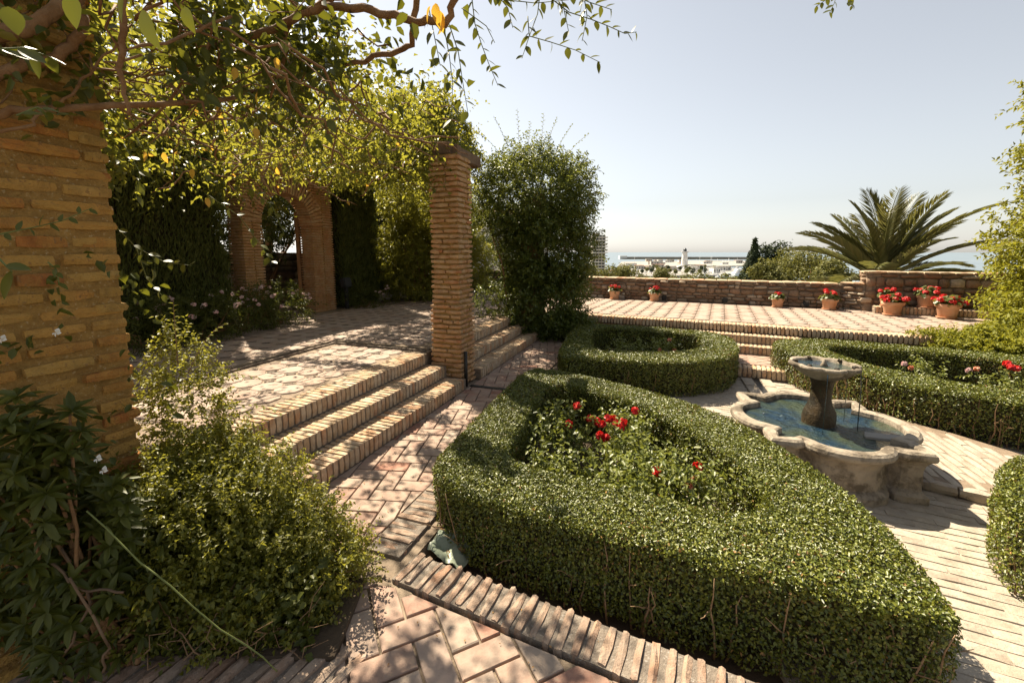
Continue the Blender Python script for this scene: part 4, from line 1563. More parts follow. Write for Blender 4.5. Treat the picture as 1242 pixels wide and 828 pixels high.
def rose_bush(loc, rad, h, nl, label, blooms, group='rose bushes inside the hedges'):
    loc = Vector(loc)
    t = empty('rose_bush', loc, label, 'rose bush', group)
    O = np.array([(loc.x + random.gauss(0, rad * .5), loc.y + random.gauss(0, rad * .5), loc.z + h * random.uniform(.35, 1.0)) for _ in range(nl)])
    D = rand_dirs(nl) * 0.8 + np.array((0, 0, 0.5))
    twig_cloud('foliage', O, D, 9, 0.16, 0.036, 'rose_leaf', t, 0.62, 6)
    tb = []
    for k in range(14):
        e = O[random.randrange(nl)]
        tb.append((wander((loc.x + random.uniform(-.05, .05), loc.y + random.uniform(-.05, .05), loc.z), tuple(e), 5, 0.05), [.007, .006, .005, .004, .003, .002]))
    for (x, y, z), ms in blooms:
        link('bloom', random.choice(ms), None, t, (x, y, z), (random.uniform(-.6, .3), random.uniform(-.4, .4), random.uniform(0, 6)), (1,) * 3)
        tb.append((wander((loc.x + (x - loc.x) * .3, loc.y + (y - loc.y) * .3, loc.z + .1), (x, y, z), 4, 0.03), [.004, .004, .003, .003, .002]))
    link('stem', tube_mesh(tb, 5), MT['green_stem'], t, kind='stuff')
    return t


RZ = FZ - 0.035
def rb(u, v, Y):
    p = at(u, v, Y)
    return (p.x, p.y, p.z)
rose_bush((0.45, 3.55, RZ), 0.22, 0.50, 130, 'rose bush with a dense cluster of bright red blooms in the large hedge bed',
          [(rb(*q), ROSE) for q in ((700, 492, 3.55), (716, 508, 3.5), (730, 514, 3.45), (738, 507, 3.5), (747, 514, 3.45), (752, 519, 3.4), (728, 528, 3.35), (735, 531, 3.35), (690, 514, 3.5), (770, 498, 3.55), (744, 508, 3.5), (724, 511, 3.5), (756, 512, 3.45))])
rose_bush((0.9, 3.0, RZ), 0.24, 0.46, 170, 'leafy rose bush with two scattered red blooms beside the clustered one', [(rb(797, 572, 2.75), ROSE), (rb(846, 566, 2.8), ROSE)])
rose_bush((1.15, 2.65, RZ), 0.22, 0.44, 190, 'pale leafy rose bush without open blooms in the large hedge bed', [(rb(842, 582, 2.6), ROSE_O), (rb(835, 590, 2.55), ROSE_O)])
rose_bush((0.35, 2.95, RZ), 0.22, 0.36, 120, 'low rose bush in the shaded corner of the large hedge bed', [])
rose_bush((1.0, 3.6, RZ), 0.2, 0.42, 140, 'rose bush against the fountain side of the large hedge bed', [])
rose_bush((0.72, 2.62, RZ), 0.2, 0.42, 150, 'rose bush close behind the front arm of the large hedge', [])
rose_bush((2.35, 6.6, RZ), 0.25, 0.50, 60, 'small rose bush with faded orange blooms inside the rounded hedge ring', [(rb(812, 412, 6.4), ROSE_O), (rb(800, 424, 6.2), ROSE_O), (rb(818, 424, 6.2), ROSE_O)])
rose_bush((1.8, 6.7, RZ), 0.25, 0.44, 55, 'leafy rose bush without blooms inside the rounded hedge ring', [])
rose_bush((5.0, 5.0, RZ), 0.2, 0.52, 45, 'rose bush with pinkish buds behind the fountain hedge', [(rb(1097, 441, 5.0), ROSE_P), (rb(1105, 446, 4.9), ROSE_O)])
rose_bush((5.6, 4.75, RZ), 0.22, 0.46, 50, 'rose bush with small pale buds behind the fountain hedge', [(rb(1175, 449, 4.7), ROSE_P), (rb(1185, 447, 4.7), ROSE_O)])
rose_bush((5.75, 4.35, RZ), 0.25, 0.52, 60, 'rose bush with two large red blooms behind the fountain hedge', [(rb(1222, 441, 4.35), ROSE), (rb(1233, 447, 4.3), ROSE), (rb(1226, 445, 4.3), ROSE)])

# crumpled sheet and leaf litter by the hedge corner
bm = bmesh.new()
bmesh.ops.create_grid(bm, x_segments=14, y_segments=10, size=0.5)
for v in bm.verts:
    v.co = Vector((v.co.x * 0.24, v.co.y * 0.18, 0))
    v.co.z = 0.05 * noise.noise(v.co * 14) + 0.025 * noise.noise(v.co * 40) + 0.05 * max(0, 0.6 - abs(v.co.x + .1) * 5)
me = bm_mesh(bm, smooth=True)
o = link('plastic_sheet', me, MT['sheet'], None, (-0.36, 2.36, -0.06), (R(14), R(10), ANG_B))
tag(o, 'crumpled pale green film tucked between the front brick edging and the hedge foot', 'plastic sheet')
n = 60
P = np.column_stack([RNG.normal(-0.40, 0.05, n), RNG.normal(2.60, 0.14, n), RNG.uniform(FZ - .02, 0.0, n)])
o = cloud('leaf_litter', P, np.tile((0, 0, 1.0), (n, 1)), 0.05, 'dry', None, 0.5, 0.9, detail=6)
tag(o, 'dry orange brown leaves between the edging and the hedge corner', 'leaf litter', kind='stuff')
pts = []
for k in range(240):
    if k % 9 == 8:
        x, y = random.uniform(-0.9, 0.4), random.uniform(1.4, 1.9); z = 0.0
    elif k % 2 == 0:
        x, y, _ = pq(random.uniform(3.0, 8), random.uniform(-6.6, -3.2)); z = LZ
    else:
        x, y, _ = pq(random.uniform(2.2, 7), random.uniform(-2.25, -1.6)); z = 0.0
    pts.append((x, y, z + 0.006))
P = np.array(pts)
o = cloud('fallen_leaves', P, np.tile((0, 0, 1.0), (len(P), 1)), 0.013, 'dry', None, 0.5, 0.25, detail=6)
tag(o, 'tiny fallen leaves and petals scattered over the paving', 'leaf litter', kind='stuff')

# ------------------------------------------------------------------ shrubs, climbers, trees
def blob_pts(c, r, n, shell=0.55):
    d = rand_dirs(n)
    rad = (RNG.random((n, 1)) * (1 - shell ** 3) + shell ** 3) ** (1 / 3)
    k = 1 + np.array([noise.noise(Vector(v) * 2.6 + Vector((c[0], c[1], c[2]))) for v in d])[:, None] * 0.48
    return np.array(c) + d * np.array(r) * rad * k, d


def plant(name, label, cat, base, blobs, leaf, mat, nper=12, tl=0.22, asp=0.55, stem_r=0.02, limbs=10, keep=None, group=None, stem_name='stem', crown='foliage', detail=4, up=0.25, mat_stem='bark', droop=0.1):
    """blobs: (centre, radii, twig count)"""
    t = empty(name, base, label, cat, group)
    Os, Ds = [], []
    for c, r, n in blobs:
        P, d = blob_pts(c, r, n)
        Os.append(P)
        Ds.append(d * np.array((1, 1, 0.8)) + rand_dirs(n) * 0.8 + np.array((0, 0, up)))
    O, D = np.vstack(Os), np.vstack(Ds)
    twig_cloud(crown, O, D, nper, tl, leaf, mat, t, asp, detail, droop, keep)
    tb = []
    for k in range(limbs):
        e = O[RNG.integers(len(O))]
        b = Vector(base) + Vector((random.uniform(-1, 1), random.uniform(-1, 1), 0)) * stem_r
        L = (Vector(e) - b).length
        tb.append((wander(tuple(b), tuple(e), 8, 0.10 * L), [stem_r * (1 - 0.85 * i / 8) for i in range(9)]))
    if tb:
        link(stem_name, tube_mesh(tb, 6), MT[mat_stem], t, kind='stuff')
    return t


def sprays(parent, pts, leaf, mat, n=14, rad=0.004):
    """arching shoots that stick out of a crown: (start, end, arch)"""
    tb, V = [], []
    for a, b, arch in pts:
        a, b = Vector(a), Vector(b)
        c = [a.lerp(b, i / 8) + Vector((0, 0, arch * math.sin(math.pi * i / 8))) for i in range(9)]
        tb.append((c, [rad * (1 - .7 * i / 8) for i in range(9)]))
        for k in range(n):
            f = 0.15 + 0.85 * k / n
            i = min(7, int(f * 8))
            p = c[i].lerp(c[i + 1], f * 8 - i)
            d = (c[i + 1] - c[i]).normalized()
            s = d.cross(Vector((0, 0, 1))).normalized() * (1 if k % 2 else -1)
            ld = s * 0.8 + d * 0.6 + Vector((random.uniform(-.3, .3), random.uniform(-.3, .3), random.uniform(-.4, .3)))
            V.append((p, ld, leaf * random.uniform(.7, 1.2)))
    P = np.array([tuple(v[0]) for v in V])
    D = np.array([tuple(v[1]) for v in V])
    VV, (k, polys) = leaf_verts(P, D, np.tile((0.2, 0.1, 1.0), (len(P), 1)), np.array([v[2] for v in V]), 0.5, 0.2, 6)
    link('shoot_leaves', fast_mesh('shoot_leaves', VV, k, polys), MT[mat], parent, kind='stuff')
    link('shoot', tube_mesh(tb, 5), MT['stem'], parent, kind='stuff')


def pv(p, q, z):
    return np.array(pq(p, q, z))


# climber over the far pillar
cl = plant('climbing_bush', 'bushy green climber smothering a brick pillar at the top of the steps', 'climber', (0.35, 8.75, 0.0),
           [((0.42, 8.7, 2.75), (1.08, 0.95, 0.90), 2600), ((0.68, 8.6, 1.75), (0.86, 0.75, 0.95), 2000), ((0.62, 8.5, 0.75), (0.76, 0.55, 0.75), 1300), ((-0.38, 8.5, 0.72), (0.32, 0.3, 0.30), 90), ((1.05, 8.35, 0.15), (0.5, 0.3, 0.4), 400)],
           0.058, 'bush', 13, 0.26, 0.5, 0.022, 16)
sprays(cl, [((-0.1, 8.6, 3.4), (-0.75, 8.4, 3.95), 0.1), ((0.0, 8.6, 3.5), (-0.35, 8.5, 4.25), .05), ((0.6, 8.6, 3.5), (0.85, 8.4, 4.2), 0.05), ((0.9, 8.6, 3.3), (1.45, 8.4, 3.9), .08),
            ((1.1, 8.6, 2.9), (1.75, 8.3, 3.15), .22), ((1.2, 8.6, 3.0), (1.55, 8.3, 3.4), .15), ((0.3, 8.6, 3.6), (0.35, 8.5, 4.15), 0), ((1.3, 8.5, 2.2), (1.75, 8.3, 2.5), .1), ((0.8, 8.6, 3.5), (1.15, 8.5, 4.1), .05), ((-0.3, 8.6, 3.3), (-0.95, 8.4, 3.5), .12), ((0.15, 8.6, 3.5), (0.1, 8.4, 4.35), .0), ((1.3, 8.6, 2.6), (1.85, 8.3, 2.75), .15), ((1.35, 8.5, 1.6), (1.75, 8.3, 1.75), .1), ((0.55, 8.6, 3.55), (0.6, 8.5, 4.3), 0)], 0.055, 'bush', 18)
link('main_stem', tube_mesh([(wander((0.05, 8.45, LZ - .02), (-0.42, 8.4, 2.3), 9, 0.15), [0.024, .022, .021, .02, .018, .016, .015, .013, .012, .01])], 7), MT['bark'], cl)

# climber and mound at the right edge of the terrace
rc = plant('climbing_bush', 'tall bright green climber at the terrace end beside the geraniums', 'climber', (9.7, 6.7, LZ),
           [((9.55, 6.6, 1.7), (1.75, 1.0, 1.5), 3400), ((9.6, 6.6, 3.4), (1.60, 0.9, 1.6), 3600), ((9.3, 6.5, 0.8), (1.70, 0.8, 0.5), 1300)],
           0.072, 'bright', 12, 0.26, 0.5, 0.03, 12)
sprays(rc, [((8.0, 6.5, 2.6), (7.2, 6.3, 2.55), .15), ((8.1, 6.5, 3.0), (7.35, 6.3, 2.95), .2), ((8.2, 6.5, 3.3), (7.6, 6.3, 3.45), .15), ((8.3, 6.5, 3.7), (7.9, 6.3, 3.8), .1), ((8.2, 6.5, 2.2), (7.15, 6.3, 2.0), .2), ((8.5, 6.5, 4.0), (8.1, 6.3, 4.35), .1), ((7.7, 6.5, 1.8), (7.0, 6.3, 1.7), .1)], 0.055, 'bright', 18)
plant('spreading_shrub', 'low bright green shrub creeping over the terrace edge by the climber', 'shrub', (7.6, 6.2, LZ - .02),
      [((7.6, 6.25, 0.40), (1.25, 0.45, 0.15), 1900), ((8.3, 5.9, 0.42), (1.0, 0.5, 0.20), 1100), ((8.5, 6.7, 0.48), (0.8, 0.5, 0.2), 600), ((6.9, 6.10, 0.34), (0.55, 0.30, 0.12), 450)], 0.048, 'bright', 12, 0.13, 0.5, 0.015, 10)


# clipped cypress hedges either side of the arch
def cypress_wall(label, p0, p1, q0, q1, z1, n):
    c = pq((p0 + p1) / 2, (q0 + q1) / 2, LZ)
    t = empty('cypress_hedge', c, label, 'cypress', 'clipped cypress by the archway')
    M = Matrix.Rotation(ANG_N, 4, 'Z')
    link('shade_core', box_mesh(-(q1 - q0) / 2 + .1, (q1 - q0) / 2 - .1, -(p1 - p0) / 2 + .1, (p1 - p0) / 2 - .1, 0, z1 - LZ - .1), MT['core'], t, c, (0, 0, ANG_N))
    P, Nn = [], []
    for k in range(n):
        s = random.random()
        if s < 0.62:
            p, q, nv = random.uniform(p0, p1), q1 - random.random() ** 2 * .09, (0, 1)
        elif s < 0.82:
            p, q, nv = p0 + random.random() ** 2 * .09, random.uniform(q0, q1), (-1, 0)
        else:
            p, q, nv = p1 - random.random() ** 2 * .09, random.uniform(q0, q1), (1, 0)
        P.append(pq(p, q, random.uniform(LZ, z1)))
        nn = A2 * nv[0] + N2 * nv[1]
        Nn.append((nn[0], nn[1], 0.1))
    P, Nn = np.array(P), np.array(Nn)
    P += Nn * (lump(P, 2.2, 0.10) + lump(P, 7, 0.05))[:, None]
    D = np.tile((0, 0, 1.0), (n, 1)) + RNG.normal(size=(n, 3)) * 0.30 + Nn * 0.25
    V, (k, polys) = leaf_verts(P, D, Nn + RNG.normal(size=(n, 3)) * .6, RNG.uniform(0.05, 0.13, n), 0.22, 0.2, 4)
    link('foliage', fast_mesh('foliage', V, k, polys), MT['cypress'], t)
    return t


cypress_wall('dark clipped cypress hedge behind the pink flowering shrubs', 1.5, 5.24, -8.2, -7.0, 4.2, 42000)
cypress_wall('narrow dark cypress on the far side of the archway', 7.95, 9.2, -8.0, -6.9, 4.2, 22000)

cypress_wall('long dark cypress hedge closing the court behind the loose shrub', 9.3, 15.5, -9.4, -8.2, 3.6, 30000)
# flowering shrubs along the court
PINK = [bloom_mesh(0.030, 14, 0.030, 'pink_petal', 0.8) for _ in range(3)]
for i, (p, q, r, lab) in enumerate(((4.35, -6.35, 0.50, 'pink flowering shrub at the court edge, leaning towards the big pillar'), (5.05, -6.45, 0.48, 'pink flowering shrub in the middle of the row under the cypress'),
                                    (5.75, -6.45, 0.45, 'small pink flowering shrub at the foot of the archway'), (3.6, -6.3, 0.45, 'dark shrub with a few pink flowers next to the massive pillar'))):
    c = pv(p, q, LZ + 0.30)
    t = plant('flowering_shrub', lab, 'shrub', tuple(pv(p, q, LZ)), [(tuple(c), (r, r, 0.36), 230)], 0.06, 'dark_leaf', 12, 0.20, 0.28, 0.012, 8, group='pink flowering shrubs')
    for k in range(16 if i < 3 else 6):
        d = rand_dirs(1)[0]
        d[2] = abs(d[2]) * .7 + .15
        d = d / np.linalg.norm(d)
        pos = c + d * np.array((r + .1, r + .1, 0.45)) * 1.0
        link('bloom', random.choice(PINK), None, t, tuple(pos), (random.uniform(-.5, .5), random.uniform(-.5, .5), random.uniform(0, 6)), (1,) * 3)
sm = plant('flowering_shrub', 'low shrub with tiny pale flowers at the foot of the narrow cypress', 'shrub', tuple(pv(8.2, -6.55, LZ)), [(tuple(pv(8.2, -6.55, LZ + .22)), (0.4, 0.35, 0.26), 110)], 0.05, 'dark_leaf', 11, 0.16, 0.3, 0.01, 5, group='pink flowering shrubs')
for k in range(8):
    link('bloom', random.choice(PINK), None, sm, tuple(pv(8.2 + random.uniform(-.4, .4), -6.2 + random.uniform(-.1, .1), LZ + .3 + random.uniform(0, .2))), (0, 0, k), (.8,) * 3)

# leafy trees and shrubs beyond the arch
plant('leafy_shrub', 'large loose shrub with yellow green leaves behind the slim pillar', 'shrub', tuple(pv(10.2, -6.2, LZ)),
      [(tuple(pv(9.9, -6.2, 1.5)), (0.95, 0.95, 1.15), 1700), (tuple(pv(11.2, -5.9, 1.7)), (1.1, 1.0, 1.3), 1700), (tuple(pv(10.3, -6.0, 2.9)), (1.3, 1.2, 0.9), 1600)], 0.075, 'mound', 12, 0.26, 0.45, 0.03, 14)
plant('leafy_shrub', 'dark shrub filling the corner beyond the shaded steps', 'shrub', tuple(pv(13.2, -5.5, LZ)),
      [(tuple(pv(13.2, -5.5, 1.2)), (1.3, 1.0, 1.0), 700)], 0.08, 'bush', 12, 0.28, 0.45, 0.03, 10)
TREE_N = 0
for lab, p, q, zc, r, n in (('broad tree rising behind the dark cypress hedge', 3.0, -10.2, 4.6, (2.0, 1.9, 1.9), 1500),
                            ('spreading tree rising behind the archway', 6.6, -11.4, 4.9, (2.2, 2.1, 1.9), 1500),
                            ('tall tree beyond the narrow cypress', 10.4, -12.0, 5.2, (2.4, 2.3, 2.3), 2000),
                            ('tree at the far end of the court behind the slim pillar', 14.5, -9.8, 4.9, (2.4, 2.2, 2.1), 1800),
                            ('dense tree behind the massive brick pillar', -0.5, -9.5, 4.6, (2.2, 2.0, 2.2), 1500)):
    b = pv(p, q, LZ - .05)
    c = pv(p, q, zc)
    t = plant('garden_tree', lab, 'tree', tuple(b), [(tuple(c), r, n), (tuple(c + np.array((0.5, -0.7, -1.2))), (r[0] * .8, r[1] * .8, 1.0), n // 2)], 0.11, 'vine', 12, 0.36, 0.55, 0.03, 14, keep=sun_gap, crown='crown', stem_name='limb', group='trees behind the court')
    link('trunk', tube_mesh([(wander(tuple(b), (c[0], c[1], zc - .6), 8, 0.25), [0.16 - .012 * i for i in range(9)])], 9), MT['bark'], t)
pl = plant('spiky_plant', 'spiky fan leaved plant seen through the archway', 'plant', tuple(pv(6.9, -8.6, LZ)), [(tuple(pv(6.4, -8.2, 1.6)), (0.14, 0.14, 0.18), 26)], 0.34, 'shrub', 9, 0.10, 0.09, 0.03, 2)

plant('leafy_shrub', 'dark leafy shrub in the passage behind the archway', 'shrub', tuple(pv(7.6, -9.3, LZ)), [(tuple(pv(7.3, -8.9, 2.1)), (0.75, 0.5, 0.55), 420), (tuple(pv(8.2, -8.9, 2.7)), (0.8, 0.5, 0.6), 420)], 0.08, 'bush', 11, 0.24, 0.45, 0.03, 8)

# ------------------------------------------------------------------ the great vine over the pillars
vine = empty('vine', pq(1.3, -2.3, 0.0), 'old climbing vine with thick brown stems hanging over the pillars and landing', 'vine')


def slab_twigs(n, p, q, z, dens=None):
    P = np.array([pq(random.uniform(*p), random.uniform(*q), random.uniform(*z)) for _ in range(n)])
    return P


VO = np.vstack([slab_twigs(1900, (0.9, 5.2), (-4.1, -2.35), (2.7, 3.6)),
                slab_twigs(2600, (2.2, 5.4), (-6.6, -3.2), (2.7, 3.8)),
                slab_twigs(2000, (5.0, 8.2), (-6.6, -3.4), (3.12, 4.1)),
                slab_twigs(1500, (3.5, 5.25), (-4.4, -2.5), (2.6, 3.75)),
                slab_twigs(1300, (1.4, 3.8), (-5.8, -3.2), (2.4, 3.3)),
                slab_twigs(700, (6.5, 10.0), (-6.6, -4.4), (3.2, 4.0))])
VO = np.vstack([VO, slab_twigs(1700, (5.6, 7.4), (-4.9, -3.25), (3.3, 4.5)), slab_twigs(500, (5.2, 6.2), (-3.9, -2.9), (3.0, 3.7)), slab_twigs(420, (4.45, 4.95), (-3.3, -2.6), (2.5, 3.3))])
VD = rand_dirs(len(VO)) + np.array((0, 0, -0.35))
twig_cloud('canopy', VO, VD, 13, 0.26, 0.058, 'vine', vine, 0.58, 4, 0.35, keep=sun_gap)
VO2 = slab_twigs(420, (1.2, 5.0), (-5.0, -2.6), (2.5, 3.3))
twig_cloud('yellowed_leaves', VO2, rand_dirs(len(VO2)), 2, 0.2, 0.06, 'vine_yellow', vine, 0.6, 6, 0.3, keep=sun_gap, kind='stuff')
# near part overhead
def box_pts(n, x, y, z):
    return np.column_stack([RNG.uniform(*x, n), RNG.uniform(*y, n), RNG.uniform(*z, n)])
NO = np.vstack([box_pts(620, (-2.8, -0.75), (1.8, 3.2), (2.6, 3.1)), box_pts(160, (-1.6, -0.15), (1.7, 2.4), (2.66, 2.95)), box_pts(120, (-2.4, -1.2), (1.8, 2.8), (2.40, 2.65))])
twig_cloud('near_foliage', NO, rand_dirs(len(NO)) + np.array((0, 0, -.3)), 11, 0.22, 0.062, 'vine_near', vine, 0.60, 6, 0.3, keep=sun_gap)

PO = np.vstack([np.array([pq(random.uniform(0.55, 1.45), random.uniform(-2.40, -2.15), random.uniform(2.35, 3.3)) for _ in range(150)]),
                slab_twigs(900, (0.9, 3.2), (-4.6, -2.3), (2.75, 3.7))])
twig_cloud('pillar_foliage', PO, rand_dirs(len(PO)) + np.array((0, 0, -.5)), 10, 0.22, 0.055, 'vine', vine, 0.60, 6, 0.3, keep=sun_gap)
PO = np.array([pq(random.uniform(0.6, 1.35), random.uniform(-2.34, -2.2), random.uniform(0.7, 2.3)) for _ in range(26)])
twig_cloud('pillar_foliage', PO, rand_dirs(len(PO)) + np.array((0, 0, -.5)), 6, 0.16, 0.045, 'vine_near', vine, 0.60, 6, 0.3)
# brown stems
ST = []
def vstem(pts, r0, r1, amp=0.02):
    P = []
    pts = [at(*p) for p in pts]
    for a, b in zip(pts[:-1], pts[1:]):
        w = wander(a, b, 6, amp)
        w[0], w[-1] = a, b
        P += w[:-1] if b is not pts[-1] else w
    n = len(P)
    o = link('stem', tube_mesh([(P, [r0 + (r1 - r0) * i / (n - 1) for i in range(n)])], 8), MT['bark'], vine)
    return P
vstem([(-40, 45, 1.62), (20, 38, 1.66), (60, 18, 1.72), (95, -30, 1.8)], 0.028, 0.022)
vstem([(-30, 140, 1.60), (60, 132, 1.70), (150, 128, 1.85), (262, 122, 2.1), (330, 105, 2.4)], 0.016, 0.009)
vstem([(148, -40, 1.6), (150, 40, 1.6), (146, 90, 1.62), (156, 140, 1.66)], 0.013, 0.006)
vstem([(250, 60, 2.3), (335, 35, 2.2), (372, 14, 2.15), (440, -20, 2.1)], 0.015, 0.021)
vstem([(352, 25, 2.2), (345, 70, 2.25), (328, 118, 2.35)], 0.012, 0.006)
vstem([(395, 8, 2.1), (450, 12, 2.0), (505, 28, 1.95), (540, 30, 1.9), (556, -10, 1.85)], 0.018, 0.014)
vstem([(420, 78, 2.3), (462, 66, 2.2), (500, 55, 2.1), (506, -10, 2.0)], 0.012, 0.014)
vstem([(-20, 95, 1.6), (70, 70, 1.75), (98, 40, 1.8), (100, -30, 1.85)], 0.020, 0.018)
vstem([(0, 160, 1.55), (60, 135, 1.65), (110, 90, 1.8), (160, 30, 1.9)], 0.006, 0.004)
tb = []
for k in range(130):
    a = Vector(pq(random.uniform(1.0, 5.2), random.uniform(-5.2, -2.3), random.uniform(2.6, 3.3)))
    b = a + Vector((random.uniform(-.7, .7), random.uniform(-.7, .7), random.uniform(-.35, .25)))
    tb.append((wander(a, b, 6, 0.10), [random.uniform(.003, .010)] * 6 + [0.002]))
for k in range(90):
    a = Vector((random.uniform(-2.3, -0.7), random.uniform(1.6, 2.6), random.uniform(2.35, 2.9)))
    b = a + Vector((random.uniform(-.5, .5), random.uniform(-.4, .4), random.uniform(-.35, .1)))
    tb.append((wander(a, b, 6, 0.10), [random.uniform(.002, .006)] * 6 + [0.0015]))
link('twig', tube_mesh(tb, 6), MT['bark'], vine, kind='stuff')


# large single leaves on hanging shoots
def big_leaf_mesh(asp, curl, mat):
    prof = [(0.0, 0.0), (0.10, 0.55), (0.28, 0.95), (0.45, 1.0), (0.65, 0.80), (0.85, 0.40), (1.0, 0.0)]
    V, Fs = [], []
    for t, w in prof:
        z = -curl * t * t
        V += [(t, -w * asp / 2, z + 0.10 * w * asp), (t, 0, z), (t, w * asp / 2, z + 0.10 * w * asp)]
    for i in range(len(prof) - 1):
        Fs.append((3 * i, 3 * i + 3, 3 * i + 4, 3 * i + 1))
        Fs.append((3 * i + 1, 3 * i + 4, 3 * i + 5, 3 * i + 2))
    me = raw_mesh('leaf', V, Fs, True)
    me.materials.append(MT[mat])
    return me


BL = [big_leaf_mesh(a, c, 'vine_near') for a, c in ((0.55, 0.15), (0.62, 0.3), (0.5, 0.05), (0.6, -0.1))]
BLY = [big_leaf_mesh(0.6, 0.2, 'vine_yellow'), big_leaf_mesh(0.55, 0.35, 'vine_yellow')]


def set_leaf(parent, pos, direction, size, ms=BL, name='leaf'):
    X = Vector(direction).normalized()
    Z = Vector((random.uniform(-.5, .5), random.uniform(-.9, .1), 1.0))
    Y = Z.cross(X).normalized()
    Z = X.cross(Y)
    o = link(name, random.choice(ms), None, parent, pos, (0, 0, 0), (size,) * 3)
    o.rotation_euler = Matrix((X, Y, Z)).transposed().to_euler()
    return o


def shoot(parent, pts, nl, size, r=0.0025, ms=BL, mat='green_stem', tip=True, droop=0.35):
    P = []
    pts = [at(*p) for p in pts]
    for a, b in zip(pts[:-1], pts[1:]):
        P += [a.lerp(b, i / 4) for i in range(4)]
    P.append(pts[-1])
    link('shoot', tube_mesh([(P, [r * (1 - .5 * i / len(P)) for i in range(len(P))])], 5), MT[mat], parent)
    n = len(P) - 1
    for k in range(nl):
        f = (k + 0.7) / nl * n
        i = min(n - 1, int(f))
        p = P[i].lerp(P[i + 1], f - i)
        d = (P[i + 1] - P[i]).normalized()
        s = d.cross(Vector((random.uniform(-.4, .4), 1, random.uniform(-.4, .4)))).normalized() * (1 if k % 2 else -1)
        set_leaf(parent, p, s * 0.8 + d * 0.5 + Vector((0, random.uniform(-.3, .3), -droop)), size * random.uniform(0.7, 1.15), ms)


YS = 1.95
for pts, nl, sz in (([(572, -5, YS), (576, 29, YS), (584, 54, YS), (593, 78, YS), (604, 104, YS)], 14, 0.042),
                    ([(640, 20, YS), (642, 44, YS), (667, 51, YS), (698, 61, YS), (728, 76, YS)], 13, 0.046),
                    ([(655, -8, YS), (652, 17, YS), (642, 44, YS), (633, 71, YS)], 7, 0.05),
                    ([(664, -5, YS), (690, 15, YS), (718, 24, YS), (738, 32, YS), (758, 41, YS), (772, 39, YS)], 15, 0.042),
                    ([(536, 20, YS), (545, 68, YS), (549, 101, YS), (547, 150, YS)], 9, 0.055),
                    ([(545, 30, YS), (556, 64, YS), (561, 98, YS), (568, 140, YS)], 9, 0.05),
                    ([(600, -10, YS), (616, 10, YS), (622, 34, YS)], 6, 0.055),
                    ([(690, -8, YS), (715, 3, YS), (742, 12, YS)], 9, 0.05),
                    ([(680, -6, YS), (684, 12, YS), (690, 40, YS)], 7, 0.045),
                    ([(708, -6, YS), (712, 20, YS), (706, 50, YS)], 8, 0.045),
                    ([(590, -10, YS), (612, 0, YS), (650, 4, YS), (690, 0, YS)], 12, 0.05),
                    ([(520, 10, YS), (528, 50, YS), (534, 80, YS)], 8, 0.055),
                    ([(560, 10, YS), (590, 32, YS), (600, 52, YS)], 3, 0.03)):
    shoot(vine, pts, nl, sz)
# shoots in front of the massive pillar and hanging towards the court
for pts, nl, sz in (([(-5, 285, 1.5), (40, 276, 1.55), (75, 268, 1.6), (112, 252, 1.65)], 9, 0.040),
                    ([(58, 318, 1.5), (68, 326, 1.5), (72, 345, 1.5)], 6, 0.034),
                    ([(128, 262, 2.2), (165, 300, 2.25), (200, 318, 2.3), (232, 322, 2.3)], 12, 0.05),
                    ([(165, 300, 2.25), (178, 338, 2.25), (200, 362, 2.25)], 8, 0.04),
                    ([(-5, 60, 1.15), (30, 58, 1.2), (62, 70, 1.25)], 7, 0.06),
                    ([(20, 140, 1.3), (45, 130, 1.35), (70, 140, 1.4)], 6, 0.045),
                    ([(-5, 310, 0.95), (15, 330, 0.95)], 3, 0.06),
                    ([(250, 235, 2.6), (290, 262, 2.6), (318, 300, 2.6), (330, 318, 2.6)], 12, 0.055),
                    ([(300, 225, 2.6), (330, 250, 2.6), (345, 285, 2.6)], 9, 0.055),
                    ([(200, 150, 1.9), (240, 180, 1.9), (250, 215, 1.9)], 8, 0.055),
                    ([(390, 95, 2.0), (400, 130, 2.0), (395, 165, 2.0)], 8, 0.06),
                    ([(150, 175, 2.0), (170, 210, 2.0), (165, 240, 2.0)], 8, 0.05)):
    shoot(vine, pts, nl, sz)
for (u, v, Y), d, s in (((172, 12, 0.85), (0.25, 0, -1), 0.070), ((150, -12, 0.88), (-0.25, 0, -1), 0.060), ((86, -8, 0.85), (0.0, 0, -1), 0.06), ((10, 8, 0.8), (0.2, 0, -1), 0.05),
                        ((262, 15, 1.0), (-0.3, 0, -1), 0.05), ((224, 8, 1.0), (0.1, 0, -1), 0.05)):
    set_leaf(vine, at(u, v, Y), d, s)
for (u, v, Y) in ((285, 82, 1.7), (175, 183, 1.9), (198, 185, 1.9), (312, 112, 1.8), (252, 240, 2.1), (234, 205, 2.0), (335, 70, 1.8), (127, 262, 2.1), (120, 240, 2.1), (530, 12, 1.8), (522, 8, 1.8), (536, 16, 1.8), (528, 4, 1.75), (310, 155, 1.9)):
    set_leaf(vine, at(u, v, Y), (random.uniform(-.4, .4), 0, -1), 0.045 if v > 20 else 0.075, BLY, 'yellow_leaf')
tw = empty('overhanging_twig', at(1012, -30, 2.6), 'small leafy twig hanging into the open sky above the terrace', 'twig')
shoot(tw, [(1030, -60, 2.6), (1018, -20, 2.6), (1012, 4, 2.6), (1006, 16, 2.6)], 12, 0.05)
shoot(tw, [(1018, -20, 2.6), (1002, 0, 2.6), (990, 8, 2.6)], 8, 0.04)
shoot(tw, [(1018, -20, 2.6), (1030, -2, 2.6), (1034, 8, 2.6)], 7, 0.04)

